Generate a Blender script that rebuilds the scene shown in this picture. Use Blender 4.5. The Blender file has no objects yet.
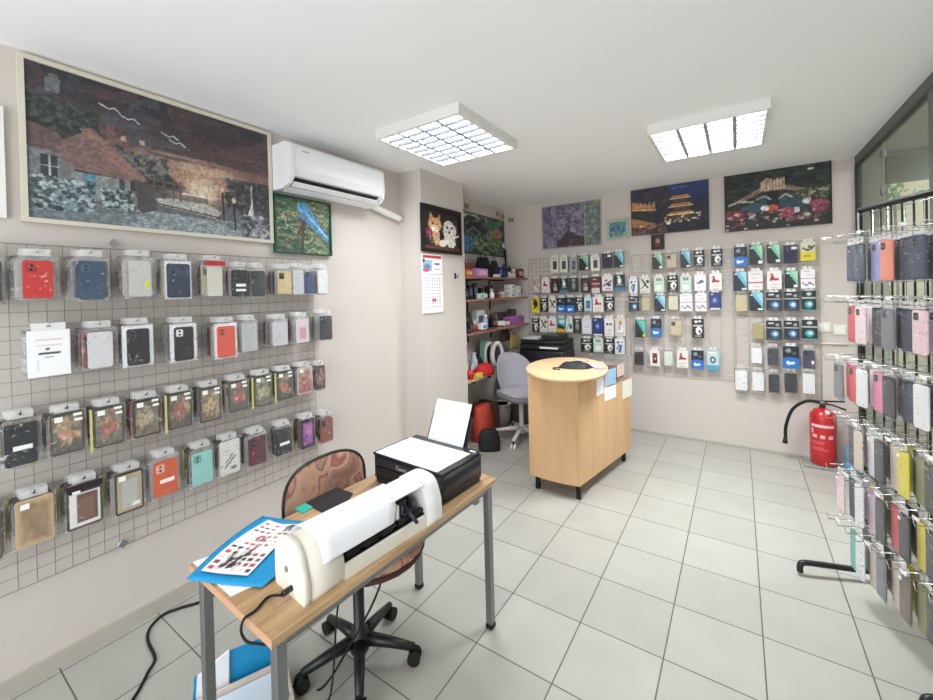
import bpy, bmesh, math, random
import numpy as np
from mathutils import Vector, Matrix
S=bpy.context.scene
COL=S.collection
random.seed(7)
# ------------------------------------------------------------------ camera
FPX,CX,CY=406.6,464.8,294.87
YAW,PIT,ROL=.5925,-.0083,.0255
CZ=1.478
CAMM=Matrix.Rotation(YAW,3,'Z')@Matrix.Rotation(PIT,3,'X')@Matrix.Rotation(ROL,3,'Y')
cd=bpy.data.cameras.new('camera'); cam=bpy.data.objects.new('camera',cd); COL.objects.link(cam)
r_,f_,u_=CAMM.col[0],CAMM.col[1],CAMM.col[2]
m=Matrix.Identity(4)
for i in range(3): m[i][0]=r_[i]; m[i][1]=u_[i]; m[i][2]=-f_[i]
m[2][3]=CZ
cam.matrix_world=m
cd.sensor_width=36; cd.sensor_fit='HORIZONTAL'; cd.lens=FPX/933*36
cd.shift_x=(466.5-CX)/933; cd.shift_y=(CY-350)/933; cd.clip_start=.03
S.camera=cam
S.view_settings.view_transform='Standard'; S.view_settings.look='None'
S.view_settings.gamma=1; S.view_settings.exposure=0.26
S.cycles.transparent_max_bounces=24
S.cycles.max_bounces=8; S.cycles.diffuse_bounces=5
# ------------------------------------------------------------------ light
W=bpy.data.worlds.new('world'); S.world=W; W.use_nodes=True
W.node_tree.nodes['Background'].inputs[0].default_value=(.93,.97,1,1)
W.node_tree.nodes['Background'].inputs[1].default_value=1.4
def area(name,loc,rot,sx,sy,power,col=(1,1,1)):
    l=bpy.data.lights.new(name,'AREA'); l.shape='RECTANGLE'; l.size=sx; l.size_y=sy; l.energy=power; l.color=col
    o=bpy.data.objects.new(name,l); COL.objects.link(o); o.location=loc; o.rotation_euler=rot; return o
# daylight through the shop front behind the photographer
area('shopfront_daylight',(-.8,-1.42,1.25),(math.radians(97),0,0),2.4,2.0,42,(.93,.965,1))
area('corridor_fill',(1.7,3.2,2.62),(0,0,0),.6,2.2,26,(1,.98,.93))  # unseen fill light added outside the glass, no fitting there
PANEL_W=(20,44)      # each ceiling panel
# ------------------------------------------------------------------ pixel helpers (photo pixel -> point on a real surface)
def ray(x,y): return CAMM@Vector(((x-CX)/FPX,1,-(y-CY)/FPX))
CO=Vector((0,0,CZ))
def hit(x,y,P,N):
    d=ray(x,y); P=Vector(P); N=Vector(N); return CO+d*((P-CO).dot(N)/d.dot(N))
def atx(x,y,X): return hit(x,y,(X,0,0),(1,0,0))
def aty(x,y,Y): return hit(x,y,(0,Y,0),(0,1,0))
def atz(x,y,Z): return hit(x,y,(0,0,Z),(0,0,1))
# ------------------------------------------------------------------ materials
def lin(c):
    if isinstance(c,str): c=[int(c[i:i+2],16)/255 for i in (0,2,4)]
    return tuple(((v/12.92) if v<=.04045 else ((v+.055)/1.055)**2.4) for v in c)
MC={}
def mat(name,col,rough=.5,metal=0,spec=.5,noise=0,nscale=8,bump=0,bscale=60,coat=0,emit=0):
    if name in MC: return MC[name]
    m=bpy.data.materials.new(name); m.use_nodes=True; nt=m.node_tree; b=nt.nodes['Principled BSDF']
    c=lin(col)
    b.inputs['Base Color'].default_value=(*c,1); b.inputs['Roughness'].default_value=rough
    b.inputs['Metallic'].default_value=metal; b.inputs['Specular IOR Level'].default_value=spec
    b.inputs['Coat Weight'].default_value=coat
    tc=nt.nodes.new('ShaderNodeTexCoord')
    if noise:
        n=nt.nodes.new('ShaderNodeTexNoise'); n.inputs['Scale'].default_value=nscale; n.inputs['Detail'].default_value=4
        nt.links.new(tc.outputs['Object'],n.inputs['Vector'])
        mx=nt.nodes.new('ShaderNodeMix'); mx.data_type='RGBA'
        mx.inputs[6].default_value=(*[v*(1-noise) for v in c],1); mx.inputs[7].default_value=(*[min(1,v*(1+noise)) for v in c],1)
        nt.links.new(n.outputs['Fac'],mx.inputs[0]); nt.links.new(mx.outputs[2],b.inputs['Base Color'])
    if bump:
        n=nt.nodes.new('ShaderNodeTexNoise'); n.inputs['Scale'].default_value=bscale
        nt.links.new(tc.outputs['Object'],n.inputs['Vector'])
        bp=nt.nodes.new('ShaderNodeBump'); bp.inputs['Strength'].default_value=bump; bp.inputs['Distance'].default_value=.01
        nt.links.new(n.outputs['Fac'],bp.inputs['Height']); nt.links.new(bp.outputs[0],b.inputs['Normal'])
    if emit:
        b.inputs['Emission Color'].default_value=(*c,1); b.inputs['Emission Strength'].default_value=emit
    MC[name]=m; return m
def attr_mat(name,rough=.45,coat=0):
    m=bpy.data.materials.new(name); m.use_nodes=True; nt=m.node_tree; b=nt.nodes['Principled BSDF']
    a=nt.nodes.new('ShaderNodeVertexColor'); a.layer_name='Col'
    nt.links.new(a.outputs[0],b.inputs['Base Color']); b.inputs['Roughness'].default_value=rough; b.inputs['Coat Weight'].default_value=coat
    return m
M_PRINT=attr_mat('printed_card',.4); M_PUZZLE=attr_mat('jigsaw_print',.55)
def clear_mat(name,fac,col,rough,bump=.0,glare_streaks=False):
    m=bpy.data.materials.new(name); m.use_nodes=True; nt=m.node_tree; b=nt.nodes['Principled BSDF']
    b.inputs['Base Color'].default_value=(*lin(col),1); b.inputs['Roughness'].default_value=rough
    t=nt.nodes.new('ShaderNodeBsdfTransparent'); mx=nt.nodes.new('ShaderNodeMixShader')
    out=nt.nodes['Material Output']
    fr=nt.nodes.new('ShaderNodeLayerWeight'); fr.inputs[0].default_value=.25
    ma=nt.nodes.new('ShaderNodeMath'); ma.operation='MULTIPLY_ADD'; ma.inputs[1].default_value=.3; ma.inputs[2].default_value=fac; ma.use_clamp=True
    nt.links.new(fr.outputs['Facing'],ma.inputs[0]); nt.links.new(ma.outputs[0],mx.inputs[0])
    nt.links.new(t.outputs[0],mx.inputs[1]); nt.links.new(b.outputs[0],mx.inputs[2]); nt.links.new(mx.outputs[0],out.inputs[0])
    if glare_streaks:  # glare on the wrinkled film, painted as whitish noise streaks in its opacity
        tc=nt.nodes.new('ShaderNodeTexCoord'); n=nt.nodes.new('ShaderNodeTexNoise'); n.inputs['Scale'].default_value=24; n.inputs['Distortion'].default_value=3; n.inputs['Detail'].default_value=1
        oi=nt.nodes.new('ShaderNodeObjectInfo'); ad=nt.nodes.new('ShaderNodeVectorMath'); ad.operation='ADD'
        nt.links.new(tc.outputs['Object'],ad.inputs[0]); nt.links.new(oi.outputs['Random'],ad.inputs[1]); nt.links.new(ad.outputs[0],n.inputs[0])
        cr=nt.nodes.new('ShaderNodeValToRGB'); cr.color_ramp.elements[0].position=.62; cr.color_ramp.elements[0].color=(0,0,0,1); cr.color_ramp.elements[1].position=.76; cr.color_ramp.elements[1].color=(.38,.38,.38,1)
        m2=nt.nodes.new('ShaderNodeMath'); m2.operation='ADD'; m2.use_clamp=True
        nt.links.new(n.outputs['Fac'],cr.inputs[0]); nt.links.new(ma.outputs[0],m2.inputs[0]); nt.links.new(cr.outputs[0],m2.inputs[1]); nt.links.new(m2.outputs[0],mx.inputs[0])
    if bump:
        tc=nt.nodes.new('ShaderNodeTexCoord'); n=nt.nodes.new('ShaderNodeTexNoise'); n.inputs['Scale'].default_value=45; n.inputs['Distortion'].default_value=1.5
        nt.links.new(tc.outputs['Object'],n.inputs['Vector'])
        bp=nt.nodes.new('ShaderNodeBump'); bp.inputs['Strength'].default_value=bump; bp.inputs['Distance'].default_value=.01
        nt.links.new(n.outputs['Fac'],bp.inputs['Height']); nt.links.new(bp.outputs[0],b.inputs['Normal'])
    MC[name]=m; return m
M_BAG=clear_mat('clear_bag_film',.03,'f4f4f4',.12,.9,True)
M_TABC=clear_mat('clear_tab',.42,'ecebea',.15,.6)
M_GLASS=clear_mat('window_glass',.03,'c8d4cc',.03)
M_DGLASS=clear_mat('display_glass',.03,'8a9494',.03)
M_CLEAR=clear_mat('clear_plastic',.35,'e8ecee',.2)
M_STEEL=mat('grey_steel','87888a',.35,.75); M_CHROME=mat('chrome_wire','d0d0d0',.25,.9)
M_WIRE=mat('dull_wire','979087',.45,.5); M_WHWIRE=mat('white_wire','cfc9be',.5,.1)
M_BLACK=mat('black_plastic','17181b',.4); M_WHITE=mat('white_plastic','f0efeb',.35); M_PAPER=mat('white_paper','f4f5fa',.7)
M_BLKMETAL=mat('black_metal','151515',.45,.3); M_RUBBER=mat('black_rubber','121212',.8)
M_CREAM=mat('cream_plastic','e6e0d4',.4)
# ------------------------------------------------------------------ mesh helpers
class MB:
    def __init__(s): s.bm=bmesh.new(); s.mats=[]
    def _mi(s,m):
        if m not in s.mats: s.mats.append(m)
        return s.mats.index(m)
    def box(s,c,size,m,rot=None,bev=0,seg=2):
        r=bmesh.ops.create_cube(s.bm,size=1); vs=r['verts']
        M=Matrix.Translation(Vector(c))@(rot.to_4x4() if rot else Matrix.Identity(4))@Matrix.Diagonal((*size,1))
        bmesh.ops.transform(s.bm,matrix=M,verts=vs)
        fs=list({f for v in vs for f in v.link_faces})
        for f in fs: f.material_index=s._mi(m)
        if bev:
            es=list({e for v in vs for e in v.link_edges})
            r=bmesh.ops.bevel(s.bm,geom=es,offset=bev,segments=seg,affect='EDGES',profile=.5)
            for f in r['faces']: f.material_index=s._mi(m); f.smooth=True
        return s
    def b2(s,a,b,m,bev=0): # box from two corners
        a=Vector(a);b=Vector(b); return s.box((a+b)/2,[abs(v) for v in (b-a)],m,bev=bev)
    def prism(s,pts,t,m,frame=None,smooth=False): # pts 2-D (x,z); depth t along +y from 0 ; frame: Matrix
        F=frame or Matrix.Identity(4)
        a=[s.bm.verts.new(F@Vector((p[0],0,p[1]))) for p in pts]; b=[s.bm.verts.new(F@Vector((p[0],t,p[1]))) for p in pts]
        fs=[s.bm.faces.new(a),s.bm.faces.new(b[::-1])]
        n=len(pts)
        for i in range(n):
            f=s.bm.faces.new((a[i],b[i],b[(i+1)%n],a[(i+1)%n])); f.smooth=smooth; fs.append(f)
        for f in fs: f.material_index=s._mi(m)
        return s
    def slab(s,pts,z0,z1,m,smooth=False): # pts plan (x,y)
        a=[s.bm.verts.new((p[0],p[1],z0)) for p in pts]; b=[s.bm.verts.new((p[0],p[1],z1)) for p in pts]
        fs=[s.bm.faces.new(a[::-1]),s.bm.faces.new(b)]; n=len(pts)
        for i in range(n):
            f=s.bm.faces.new((a[i],a[(i+1)%n],b[(i+1)%n],b[i])); f.smooth=smooth; fs.append(f)
        for f in fs: f.material_index=s._mi(m)
        return s
    def tube(s,path,r,m,seg=6,closed=False):
        path=[Vector(p) for p in path]; n=len(path); rings=[]
        up=None
        for i,p in enumerate(path):
            if closed: t=(path[(i+1)%n]-path[i-1])
            else: t=(path[min(i+1,n-1)]-path[max(i-1,0)])
            t.normalize()
            if up is None: up=Vector((0,0,1)) if abs(t.z)<.9 else Vector((1,0,0))
            x=t.cross(up)
            if x.length<1e-4: x=t.orthogonal()
            x.normalize(); y=x.cross(t).normalized(); up=y
            rr=r[i] if isinstance(r,(list,tuple)) else r
            rings.append([s.bm.verts.new(p+(x*math.cos(a)+y*math.sin(a))*rr) for a in [2*math.pi*k/seg for k in range(seg)]])
        mi=s._mi(m)
        for i in range(n if closed else n-1):
            A,B=rings[i],rings[(i+1)%n]
            for k in range(seg):
                f=s.bm.faces.new((A[k],A[(k+1)%seg],B[(k+1)%seg],B[k])); f.smooth=True; f.material_index=mi
        if not closed:
            for R in (rings[0][::-1],rings[-1]):
                f=s.bm.faces.new(R); f.material_index=mi
        return s
    def lathe(s,prof,m,c=(0,0,0),seg=20,M4=None,sx=1,sy=1):
        c=Vector(c); rings=[]
        for r,z in prof:
            ring=[]
            for k in range(seg):
                a=2*math.pi*k/seg; v=Vector((max(r,1e-4)*math.cos(a)*sx,max(r,1e-4)*math.sin(a)*sy,z))
                if M4: v=M4@v
                ring.append(s.bm.verts.new(v+c))
            rings.append(ring)
        mi=s._mi(m)
        for A,B in zip(rings,rings[1:]):
            for k in range(seg):
                f=s.bm.faces.new((A[k],A[(k+1)%seg],B[(k+1)%seg],B[k])); f.smooth=True; f.material_index=mi
        for R in (rings[0][::-1],rings[-1]):
            f=s.bm.faces.new(R); f.material_index=mi
        return s
    def surf(s,fn,nu,nv,m,t=0,smooth=True): # fn(u,v)->Vector ; optional thickness
        g=[[s.bm.verts.new(fn(i/nu,j/nv)) for j in range(nv+1)] for i in range(nu+1)]
        mi=s._mi(m); fs=[]
        for i in range(nu):
            for j in range(nv):
                f=s.bm.faces.new((g[i][j],g[i+1][j],g[i+1][j+1],g[i][j+1])); f.smooth=smooth; f.material_index=mi; fs.append(f)
        if t:
            s.bm.normal_update(); bmesh.ops.solidify(s.bm,geom=fs,thickness=t)
        return s
    def build(s,name,parent=None,loc=None,rotz=0,fixn=True):
        if fixn: bmesh.ops.recalc_face_normals(s.bm,faces=s.bm.faces[:])
        me=bpy.data.meshes.new(name); s.bm.to_mesh(me); s.bm.free()
        for m in s.mats: me.materials.append(m)
        o=bpy.data.objects.new(name,me); COL.objects.link(o)
        if parent: o.parent=parent
        if loc is not None: o.location=loc
        o.rotation_euler=(0,0,rotz)
        return o
def thing(name,label,cat,loc=(0,0,0),rotz=0,group=None):
    o=bpy.data.objects.new(name,None); COL.objects.link(o); o.empty_display_size=.05
    o.location=loc; o.rotation_euler=(0,0,rotz); tag(o,label,cat,group); return o
def tag(o,label,cat,group=None):
    o['label']=label; o['category']=cat
    if group: o['group']=group
    return o
def struct(o): o['kind']='structure'; return o
def copy_tree(o,parent=None):
    c=o.copy(); COL.objects.link(c)
    if parent: c.parent=parent
    for ch in list(o.children): copy_tree(ch,c)
    return c
def rrect(w,h,r,cx=0,cz=0,n=4):
    P=[]
    for qx,qz,a0 in ((1,1,0),(-1,1,90),(-1,-1,180),(1,-1,270)):
        for k in range(n+1):
            a=math.radians(a0+90*k/n); P.append((cx+qx*(w/2-r)+r*math.cos(a),cz+qz*(h/2-r)+r*math.sin(a)))
    return P
def spline(pts,n=8):
    P=[Vector(p) for p in pts]; out=[]
    for i in range(len(P)-1):
        p0=P[max(i-1,0)];p1=P[i];p2=P[i+1];p3=P[min(i+2,len(P)-1)]
        for k in range(n):
            t=k/n; out.append(.5*((2*p1)+(p2-p0)*t+(2*p0-5*p1+4*p2-p3)*t*t+(3*p1-p0-3*p2+p3)*t**3))
    out.append(P[-1]); return out
def text(s,size,m,parent=None,name='lettering',ext=.0004,loc=(0,0,0),rot=(math.radians(90),0,0),align='CENTER'):
    c=bpy.data.curves.new('lettering','FONT'); c.body=s; c.size=size; c.extrude=ext; c.align_x=align; c.align_y='CENTER'
    t=bpy.data.objects.new('t',c); COL.objects.link(t)
    dg=bpy.context.evaluated_depsgraph_get(); me=bpy.data.meshes.new_from_object(t.evaluated_get(dg))
    bpy.data.objects.remove(t); me.materials.clear(); me.materials.append(m)
    o=bpy.data.objects.new(name,me); COL.objects.link(o)
    if parent: o.parent=parent
    o.location=loc; o.rotation_euler=rot; return o
# ------------------------------------------------------------------ painted canvases (printed pictures as coloured vertices)
class Cv:
    def __init__(s,nx,ny,col='ffffff',seed=1):
        s.nx,s.ny=nx,ny; s.a=np.ones((ny,nx,3))*np.array(s.c(col)); s.rs=np.random.RandomState(seed)
        s.U,s.V=np.meshgrid(np.linspace(0,1,nx),np.linspace(0,1,ny))
    def c(s,c):
        return [int(c[i:i+2],16)/255 for i in (0,2,4)] if isinstance(c,str) else list(c)
    def put(s,mask,col,al=1.):
        mk=np.clip(mask.astype(float)*al,0,1)[...,None]; s.a=s.a*(1-mk)+np.array(s.c(col))*mk; return s
    def poly(s,pts,col,al=1.):
        ins=np.zeros(s.U.shape,bool); n=len(pts)
        for i in range(n):
            x1,y1=pts[i];x2,y2=pts[(i+1)%n]
            if y1==y2: continue
            c=((y1>s.V)!=(y2>s.V))&(s.U<(x2-x1)*(s.V-y1)/(y2-y1)+x1); ins^=c
        return s.put(ins,col,al)
    def rect(s,x0,y0,x1,y1,col,al=1.): return s.put((s.U>=x0)&(s.U<=x1)&(s.V>=y0)&(s.V<=y1),col,al)
    def ell(s,cx,cy,rx,ry,col,al=1.,soft=False):
        d=((s.U-cx)/rx)**2+((s.V-cy)/ry)**2
        return s.put(np.clip(1-d,0,1) if soft else d<1,col,al)
    def grad(s,y0,c0,y1,c1,x0=0,x1=1):
        t=np.clip((s.V-y0)/(y1-y0),0,1)[...,None]; g=np.array(s.c(c0))*(1-t)+np.array(s.c(c1))*t
        mk=((s.V>=min(y0,y1))&(s.V<=max(y0,y1))&(s.U>=x0)&(s.U<=x1))[...,None]; s.a=np.where(mk,g,s.a); return s
    def noi(s,fx,fy):
        g=s.rs.rand(fy+2,fx+2); x=s.U*fx; y=s.V*fy; i=np.floor(x).astype(int);j=np.floor(y).astype(int); u=x-i;v=y-j
        u=u*u*(3-2*u);v=v*v*(3-2*v)
        return g[j,i]*(1-u)*(1-v)+g[j,i+1]*u*(1-v)+g[j+1,i]*(1-u)*v+g[j+1,i+1]*u*v
    def grain(s,fx,fy,amp,mask=None):
        n=(s.noi(fx,fy)-.5)*amp*2; 
        if mask is not None: n=n*mask
        s.a=np.clip(s.a*(1+n[...,None]),0,1); return s
    def blot(s,n,x0,y0,x1,y1,r,cols,al=.9,asp=1.):
        for k in range(n):
            x=x0+(x1-x0)*s.rs.rand();y=y0+(y1-y0)*s.rs.rand();q=r*(.5+s.rs.rand())
            s.ell(x,y,q,q*asp,cols[s.rs.randint(len(cols))],al)
        return s
    def line(s,pts,w,col,al=1.):
        for (x1,y1),(x2,y2) in zip(pts,pts[1:]):
            dx,dy=x2-x1,y2-y1;L=dx*dx+dy*dy+1e-9
            t=np.clip(((s.U-x1)*dx+(s.V-y1)*dy)/L,0,1); d=np.hypot(s.U-x1-t*dx,(s.V-y1-t*dy)); s.put(d<w,col,al)
        return s
    def mesh(s,name,w,h,mt):
        nx,ny=s.nx,s.ny
        X=(s.U-.5)*w; Z=(s.V-.5)*h
        co=np.stack([X,np.zeros_like(X),Z],-1).reshape(-1,3)
        idx=np.arange(nx*ny).reshape(ny,nx)
        F=np.stack([idx[:-1,:-1],idx[:-1,1:],idx[1:,1:],idx[1:,:-1]],-1).reshape(-1,4)
        me=bpy.data.meshes.new(name); me.from_pydata(co.tolist(),[],F.tolist())
        at=me.color_attributes.new('Col','FLOAT_COLOR','POINT')
        a=np.clip(s.a,0,1); l=np.where(a<=.04045,a/12.92,((a+.055)/1.055)**2.4)
        at.data.foreach_set('color',np.concatenate([l.reshape(-1,3),np.ones((nx*ny,1))],1).ravel().astype(np.float32))
        me.materials.append(mt); return me
def mobj(name,me,parent=None,loc=(0,0,0),rotz=0):
    o=bpy.data.objects.new(name,me); COL.objects.link(o); o.parent=parent; o.location=loc; o.rotation_euler=(0,0,rotz); return o
# ================================================================== ROOM
XL,XC,XA,XR=-2.31,-2.08,-2.37,.79
YB,YF,H=4.43,-1.5,2.465
M_WALL=mat('wall_paint','d0c8c2',.75,noise=.02,nscale=3,spec=.25)
M_CEIL=mat('ceiling_paint','fafbfc',.8,spec=.2)
def floor_mat():
    m=bpy.data.materials.new('floor_tiles'); m.use_nodes=True; nt=m.node_tree; b=nt.nodes['Principled BSDF']; L=nt.links.new
    tc=nt.nodes.new('ShaderNodeTexCoord'); mp=nt.nodes.new('ShaderNodeMapping'); mp.inputs['Location'].default_value=(1.6038+3.33,-2.7474+6.66,0)
    L(tc.outputs['Object'],mp.inputs[0])
    br=nt.nodes.new('ShaderNodeTexBrick'); br.offset=0; br.squash=1; br.inputs['Scale'].default_value=1
    br.inputs['Brick Width'].default_value=.333; br.inputs['Row Height'].default_value=.333; br.inputs['Mortar Size'].default_value=.0030
    br.inputs['Mortar Smooth'].default_value=.3
    br.inputs['Color1'].default_value=(*lin('aaa9a2'),1); br.inputs['Color2'].default_value=(*lin('b3b2ab'),1); br.inputs['Mortar'].default_value=(*lin('625f5a'),1)
    L(mp.outputs[0],br.inputs[0])
    n=nt.nodes.new('ShaderNodeTexNoise'); n.inputs['Scale'].default_value=5; n.inputs['Detail'].default_value=5; L(tc.outputs['Object'],n.inputs[0])
    mx=nt.nodes.new('ShaderNodeMix'); mx.data_type='RGBA'; mx.blend_type='MULTIPLY'; mx.inputs[0].default_value=.35
    cr=nt.nodes.new('ShaderNodeValToRGB'); cr.color_ramp.elements[0].position=.3; cr.color_ramp.elements[0].color=(.8,.8,.79,1); cr.color_ramp.elements[1].position=.7; cr.color_ramp.elements[1].color=(1.05,1.05,1.04,1)
    L(n.outputs['Fac'],cr.inputs[0]); L(br.outputs['Color'],mx.inputs[6]); L(cr.outputs[0],mx.inputs[7]); L(mx.outputs[2],b.inputs['Base Color'])
    b.inputs['Roughness'].default_value=.33; b.inputs['Specular IOR Level'].default_value=.35
    bp=nt.nodes.new('ShaderNodeBump'); bp.inputs['Strength'].default_value=.35; bp.inputs['Distance'].default_value=.002; bp.invert=True
    L(br.outputs['Fac'],bp.inputs['Height']); L(bp.outputs[0],b.inputs['Normal'])
    return m
M_FLOOR=floor_mat()
struct(MB().b2((-2.55,-1.6,-.1),(3.2,8.1,0),M_FLOOR).build('floor'))
struct(MB().b2((-2.55,-1.6,H),(.83,4.6,H+.12),M_CEIL).build('ceiling'))
struct(MB().slab([(XL,-1.5),(XL,2.5),(XC,2.5),(XC,3.10),(XA,3.10),(XA,4.6),(-2.55,4.6),(-2.55,-1.5)],0,H,M_WALL).build('wall_left'))
struct(MB().b2((-2.37,YB,0),(XR+.02,YB+.15,H),M_WALL).build('wall_back'))
# rear wall with the shop window (behind the photographer)
M_FRAME=mat('window_frame_paint','63625f',.5)
b=MB(); b.b2((-2.55,-1.65,0),(XR,-1.5,.25),M_WALL); b.b2((-2.55,-1.65,2.35),(XR,-1.5,H),M_WALL); b.b2((-2.55,-1.65,.25),(-2.05,-1.5,2.35),M_WALL); b.b2((.5,-1.65,.25),(XR,-1.5,2.35),M_WALL)
struct(b.build('wall_front'))
w=struct(MB().b2((-2.05,-1.59,.25),(.5,-1.55,.31),M_FRAME).b2((-2.05,-1.59,2.29),(.5,-1.55,2.35),M_FRAME).b2((-2.05,-1.59,.31),(-1.99,-1.55,2.29),M_FRAME).b2((.44,-1.59,.31),(.5,-1.55,2.29),M_FRAME).b2((-.8,-1.59,.31),(-.74,-1.55,2.29),M_FRAME).build('window_1'))
MB().b2((-1.99,-1.573,.31),(.44,-1.567,2.29),M_GLASS).build('window_pane',w)
# glazed right side
w=MB(); 
w.b2((XR-.008,-1.5,H-.058),(XR+.03,YB,H),M_FRAME); w.b2((XR-.008,-1.5,H-.075),(XR+.03,YB,H-.0585),M_BLACK)
w.b2((XR-.01,YB-.02,0),(XR+.03,YB,H-.075),M_BLACK)
w.b2((XR-.01,-1.5,0),(XR+.03,4.41,.06),M_FRAME)
for y in (2.9,1.4,-.1): w.b2((XR-.01,y-.02,.06),(XR+.03,y+.02,H-.075),M_FRAME)
w=struct(w.build('window_2'))
for i,(a,b_) in enumerate([(2.92,4.41),(1.42,2.88),(-.08,1.38),(-1.5,-.12)]):
    MB().b2((XR+.006,a,.06),(XR+.014,b_,H-.075),M_GLASS).build('glass_pane',w)
j=atx(884,154,XR); j2=atx(884,191,XR)
for q in (j,j2): MB().box((XR-.004,q.y,q.z),(.02,.035,.05),M_STEEL,bev=.004).build('glass_clamp',w)
MB().box((XR-.001,j.y,1.22),(.004,.006,2.3),mat('pane_seal','9aa096',.4)).build('pane_joint',w)
# corridor outside the glass
M_CORR=mat('corridor_paint','b3b2a0',.8,noise=.03); M_CORR2=mat('corridor_beam_paint','8f8e7e',.8)
b=MB(); oz=aty(900,177,6).z; ox=aty(888,177,6).x
b.b2((.79,6,0),(ox,6.15,2.9),M_CORR); b.b2((ox,6,oz),(3.2,6.15,2.9),M_CORR)
struct(b.build('wall_corridor_end'))
struct(MB().b2((ox-.02,5.96,oz-.06),(3.2,6.0,oz+.22),M_CORR2).build('trim_1'))
struct(MB().b2((.79,7.6,0),(3.2,7.7,2.9),mat('yard_wall_paint','d8cda4',.8,noise=.12,nscale=6)).build('wall_yard'))
struct(MB().b2((3.1,-1.5,0),(3.2,7.6,2.9),M_CORR).build('wall_corridor'))
struct(MB().b2((.83,-1.5,2.8),(3.2,6.0,2.9),M_CORR).build('ceiling_corridor'))
struct(MB().b2((.83,4.58,2.46),(.79,6.0,2.9),M_CORR).b2((.73,4.58,0),(.79,6.0,2.46),M_CORR).build('wall_corridor_side'))
g=aty(886,197,7.2)
t=thing('potted_plant','green leafy plant in the corridor opening beyond the glass','plant',(g.x+.05,7.1,0))
MB().lathe([(.13,0),(.17,.3),(.16,.3),(.15,.27)],mat('terracotta','8a5238',.7)).build('pot',t)
MB().tube([(0,0,.25),(.02,0,1.6),(0,0,g.z)],.015,mat('stem_brown','5c4a30',.7)).build('stem',t)
b=MB(); LG=mat('leaf_green','4f9a58',.5,noise=.2,nscale=20)
rs=random.Random(3)
for k in range(90):
    a=rs.random()*6.28; rr=rs.random()*.22; z=g.z-.15+rs.random()*.45; c=Vector((rr*math.cos(a),rr*math.sin(a),z))
    d=Vector((rs.uniform(-1,1),rs.uniform(-1,1),rs.uniform(-.3,1))).normalized(); e=d.orthogonal().normalized()
    v=[b.bm.verts.new(c+p) for p in (d*0,d*.05+e*.025,d*.11,d*.05-e*.025)]
    f=b.bm.faces.new(v); f.material_index=b._mi(LG)
b.build('foliage',t)
# skirting
M_SKIRT=mat('skirting_tile','b9b3a9',.4)
struct(MB().b2((XL,-1.5,0),(XL+.012,2.5,.065),M_SKIRT,).build('baseboard_left'))
struct(MB().b2((-1.9,YB-.012,0),(XR-.01,YB,.02),M_SKIRT).build('baseboard_back'))
# ------------------------------------------------------------------ ceiling panels
def panel(x0,y0,label):
    s=.61; sy=.67; t=thing('ceiling_light',label,'light',(x0+s/2,y0+sy/2,H),0)
    h=.058; M_HS=mat('lamp_housing_white','e4e3df',.4)
    b=MB(); w=.02; a=s/2; c=sy/2
    b.b2((-a,-c,-h),(a,-c+w,0),M_HS); b.b2((-a,c-w,-h),(a,c,0),M_HS); b.b2((-a,-c+w,-h),(-a+w,c-w,0),M_HS); b.b2((a-w,-c+w,-h),(a,c-w,0),M_HS)
    b.b2((-a+w,-c+w,-.008),(a-w,c-w,0),M_HS); b.build('housing',t)
    ml=mat('louvre_alu','a6acb8',.35,.2)
    b=MB(); i=a-w; j=c-w
    for k in range(1,4):
        x=-i+2*i*k/4; b.box((x,0,-h+.010),(.020,2*j,.016),ml,bev=.003)
    for k in range(1,8):
        y=-j+2*j*k/8; b.box((0,y,-h+.010),(2*i,.012,.015),mat('louvre_cross','3a3f48',.6))
    b.build('louvre',t)
    em=mat('tube_glow','ffffff',emit=7.5)
    for k in range(4):
        x=-i+2*i*(k+.5)/4; MB().tube([(x,-j+.01,-.022),(x,j-.01,-.022)],.011,em,10).build('fluorescent_tube',t)
    # light of the tubes
    l=bpy.data.lights.new('panel_light','AREA'); l.shape='RECTANGLE'; l.size=s-.05; l.size_y=sy-.05; l.energy=PANEL_W[0 if x0<-1 else 1]; l.color=(.94,.975,1); l.spread=math.radians(142)
    o=bpy.data.objects.new('panel_light',l); COL.objects.link(o); o.location=(x0+s/2,y0+sy/2,H-.036)
panel(-1.80,1.755,'square ceiling light panel on the left, near the air conditioner')
panel(-.45,2.71,'square ceiling light panel farther back, above the aisle to the back wall')
# ------------------------------------------------------------------ air conditioner
t=thing('air_conditioner','white wall-mounted air conditioner beside the large harbour picture','air conditioner',(XL,1.755,2.10))
M_AC=mat('ac_shell','f1f2f4',.3,coat=.3)
prof=[(0,.02),(.0,.275),(.15,.275),(.185,.262),(.202,.235),(.208,.12),(.198,.075),(.185,.06)]
inner=[(.19,.06),(.16,.035),(.12,.012),(.05,.0)]
F=Matrix.Rotation(math.radians(90),4,'Z')
def acp(pts,t0,t1,m,nm,par):
    b=MB(); M=Matrix(((1,0,0,0),(0,1,0,t0),(0,0,1,0),(0,0,0,1))); b.prism(pts,t1-t0,m,M,False); return b.build(nm,par)
acp([(0,.02),(0,.275),(.15,.275),(.185,.262),(.2,.24),(.204,.12),(.19,.075),(.12,.055),(.1,.03)],-.345,.345,M_AC,'shell',t)
for s_ in (-1,1):
    a,b_=(-.37,-.345) if s_<0 else (.345,.37)
    acp([(0,.01),(0,.275),(.15,.275),(.186,.262),(.203,.238),(.207,.12),(.20,.06),(.17,.03),(.11,.008)],a,b_,M_AC,'end_cap',t)
MB().box((.142,0,.056),(.07,.66,.02),mat('ac_outlet_dark','22242a',.5),Matrix.Rotation(math.radians(-24),3,'Y')).build('air_outlet',t)
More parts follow.
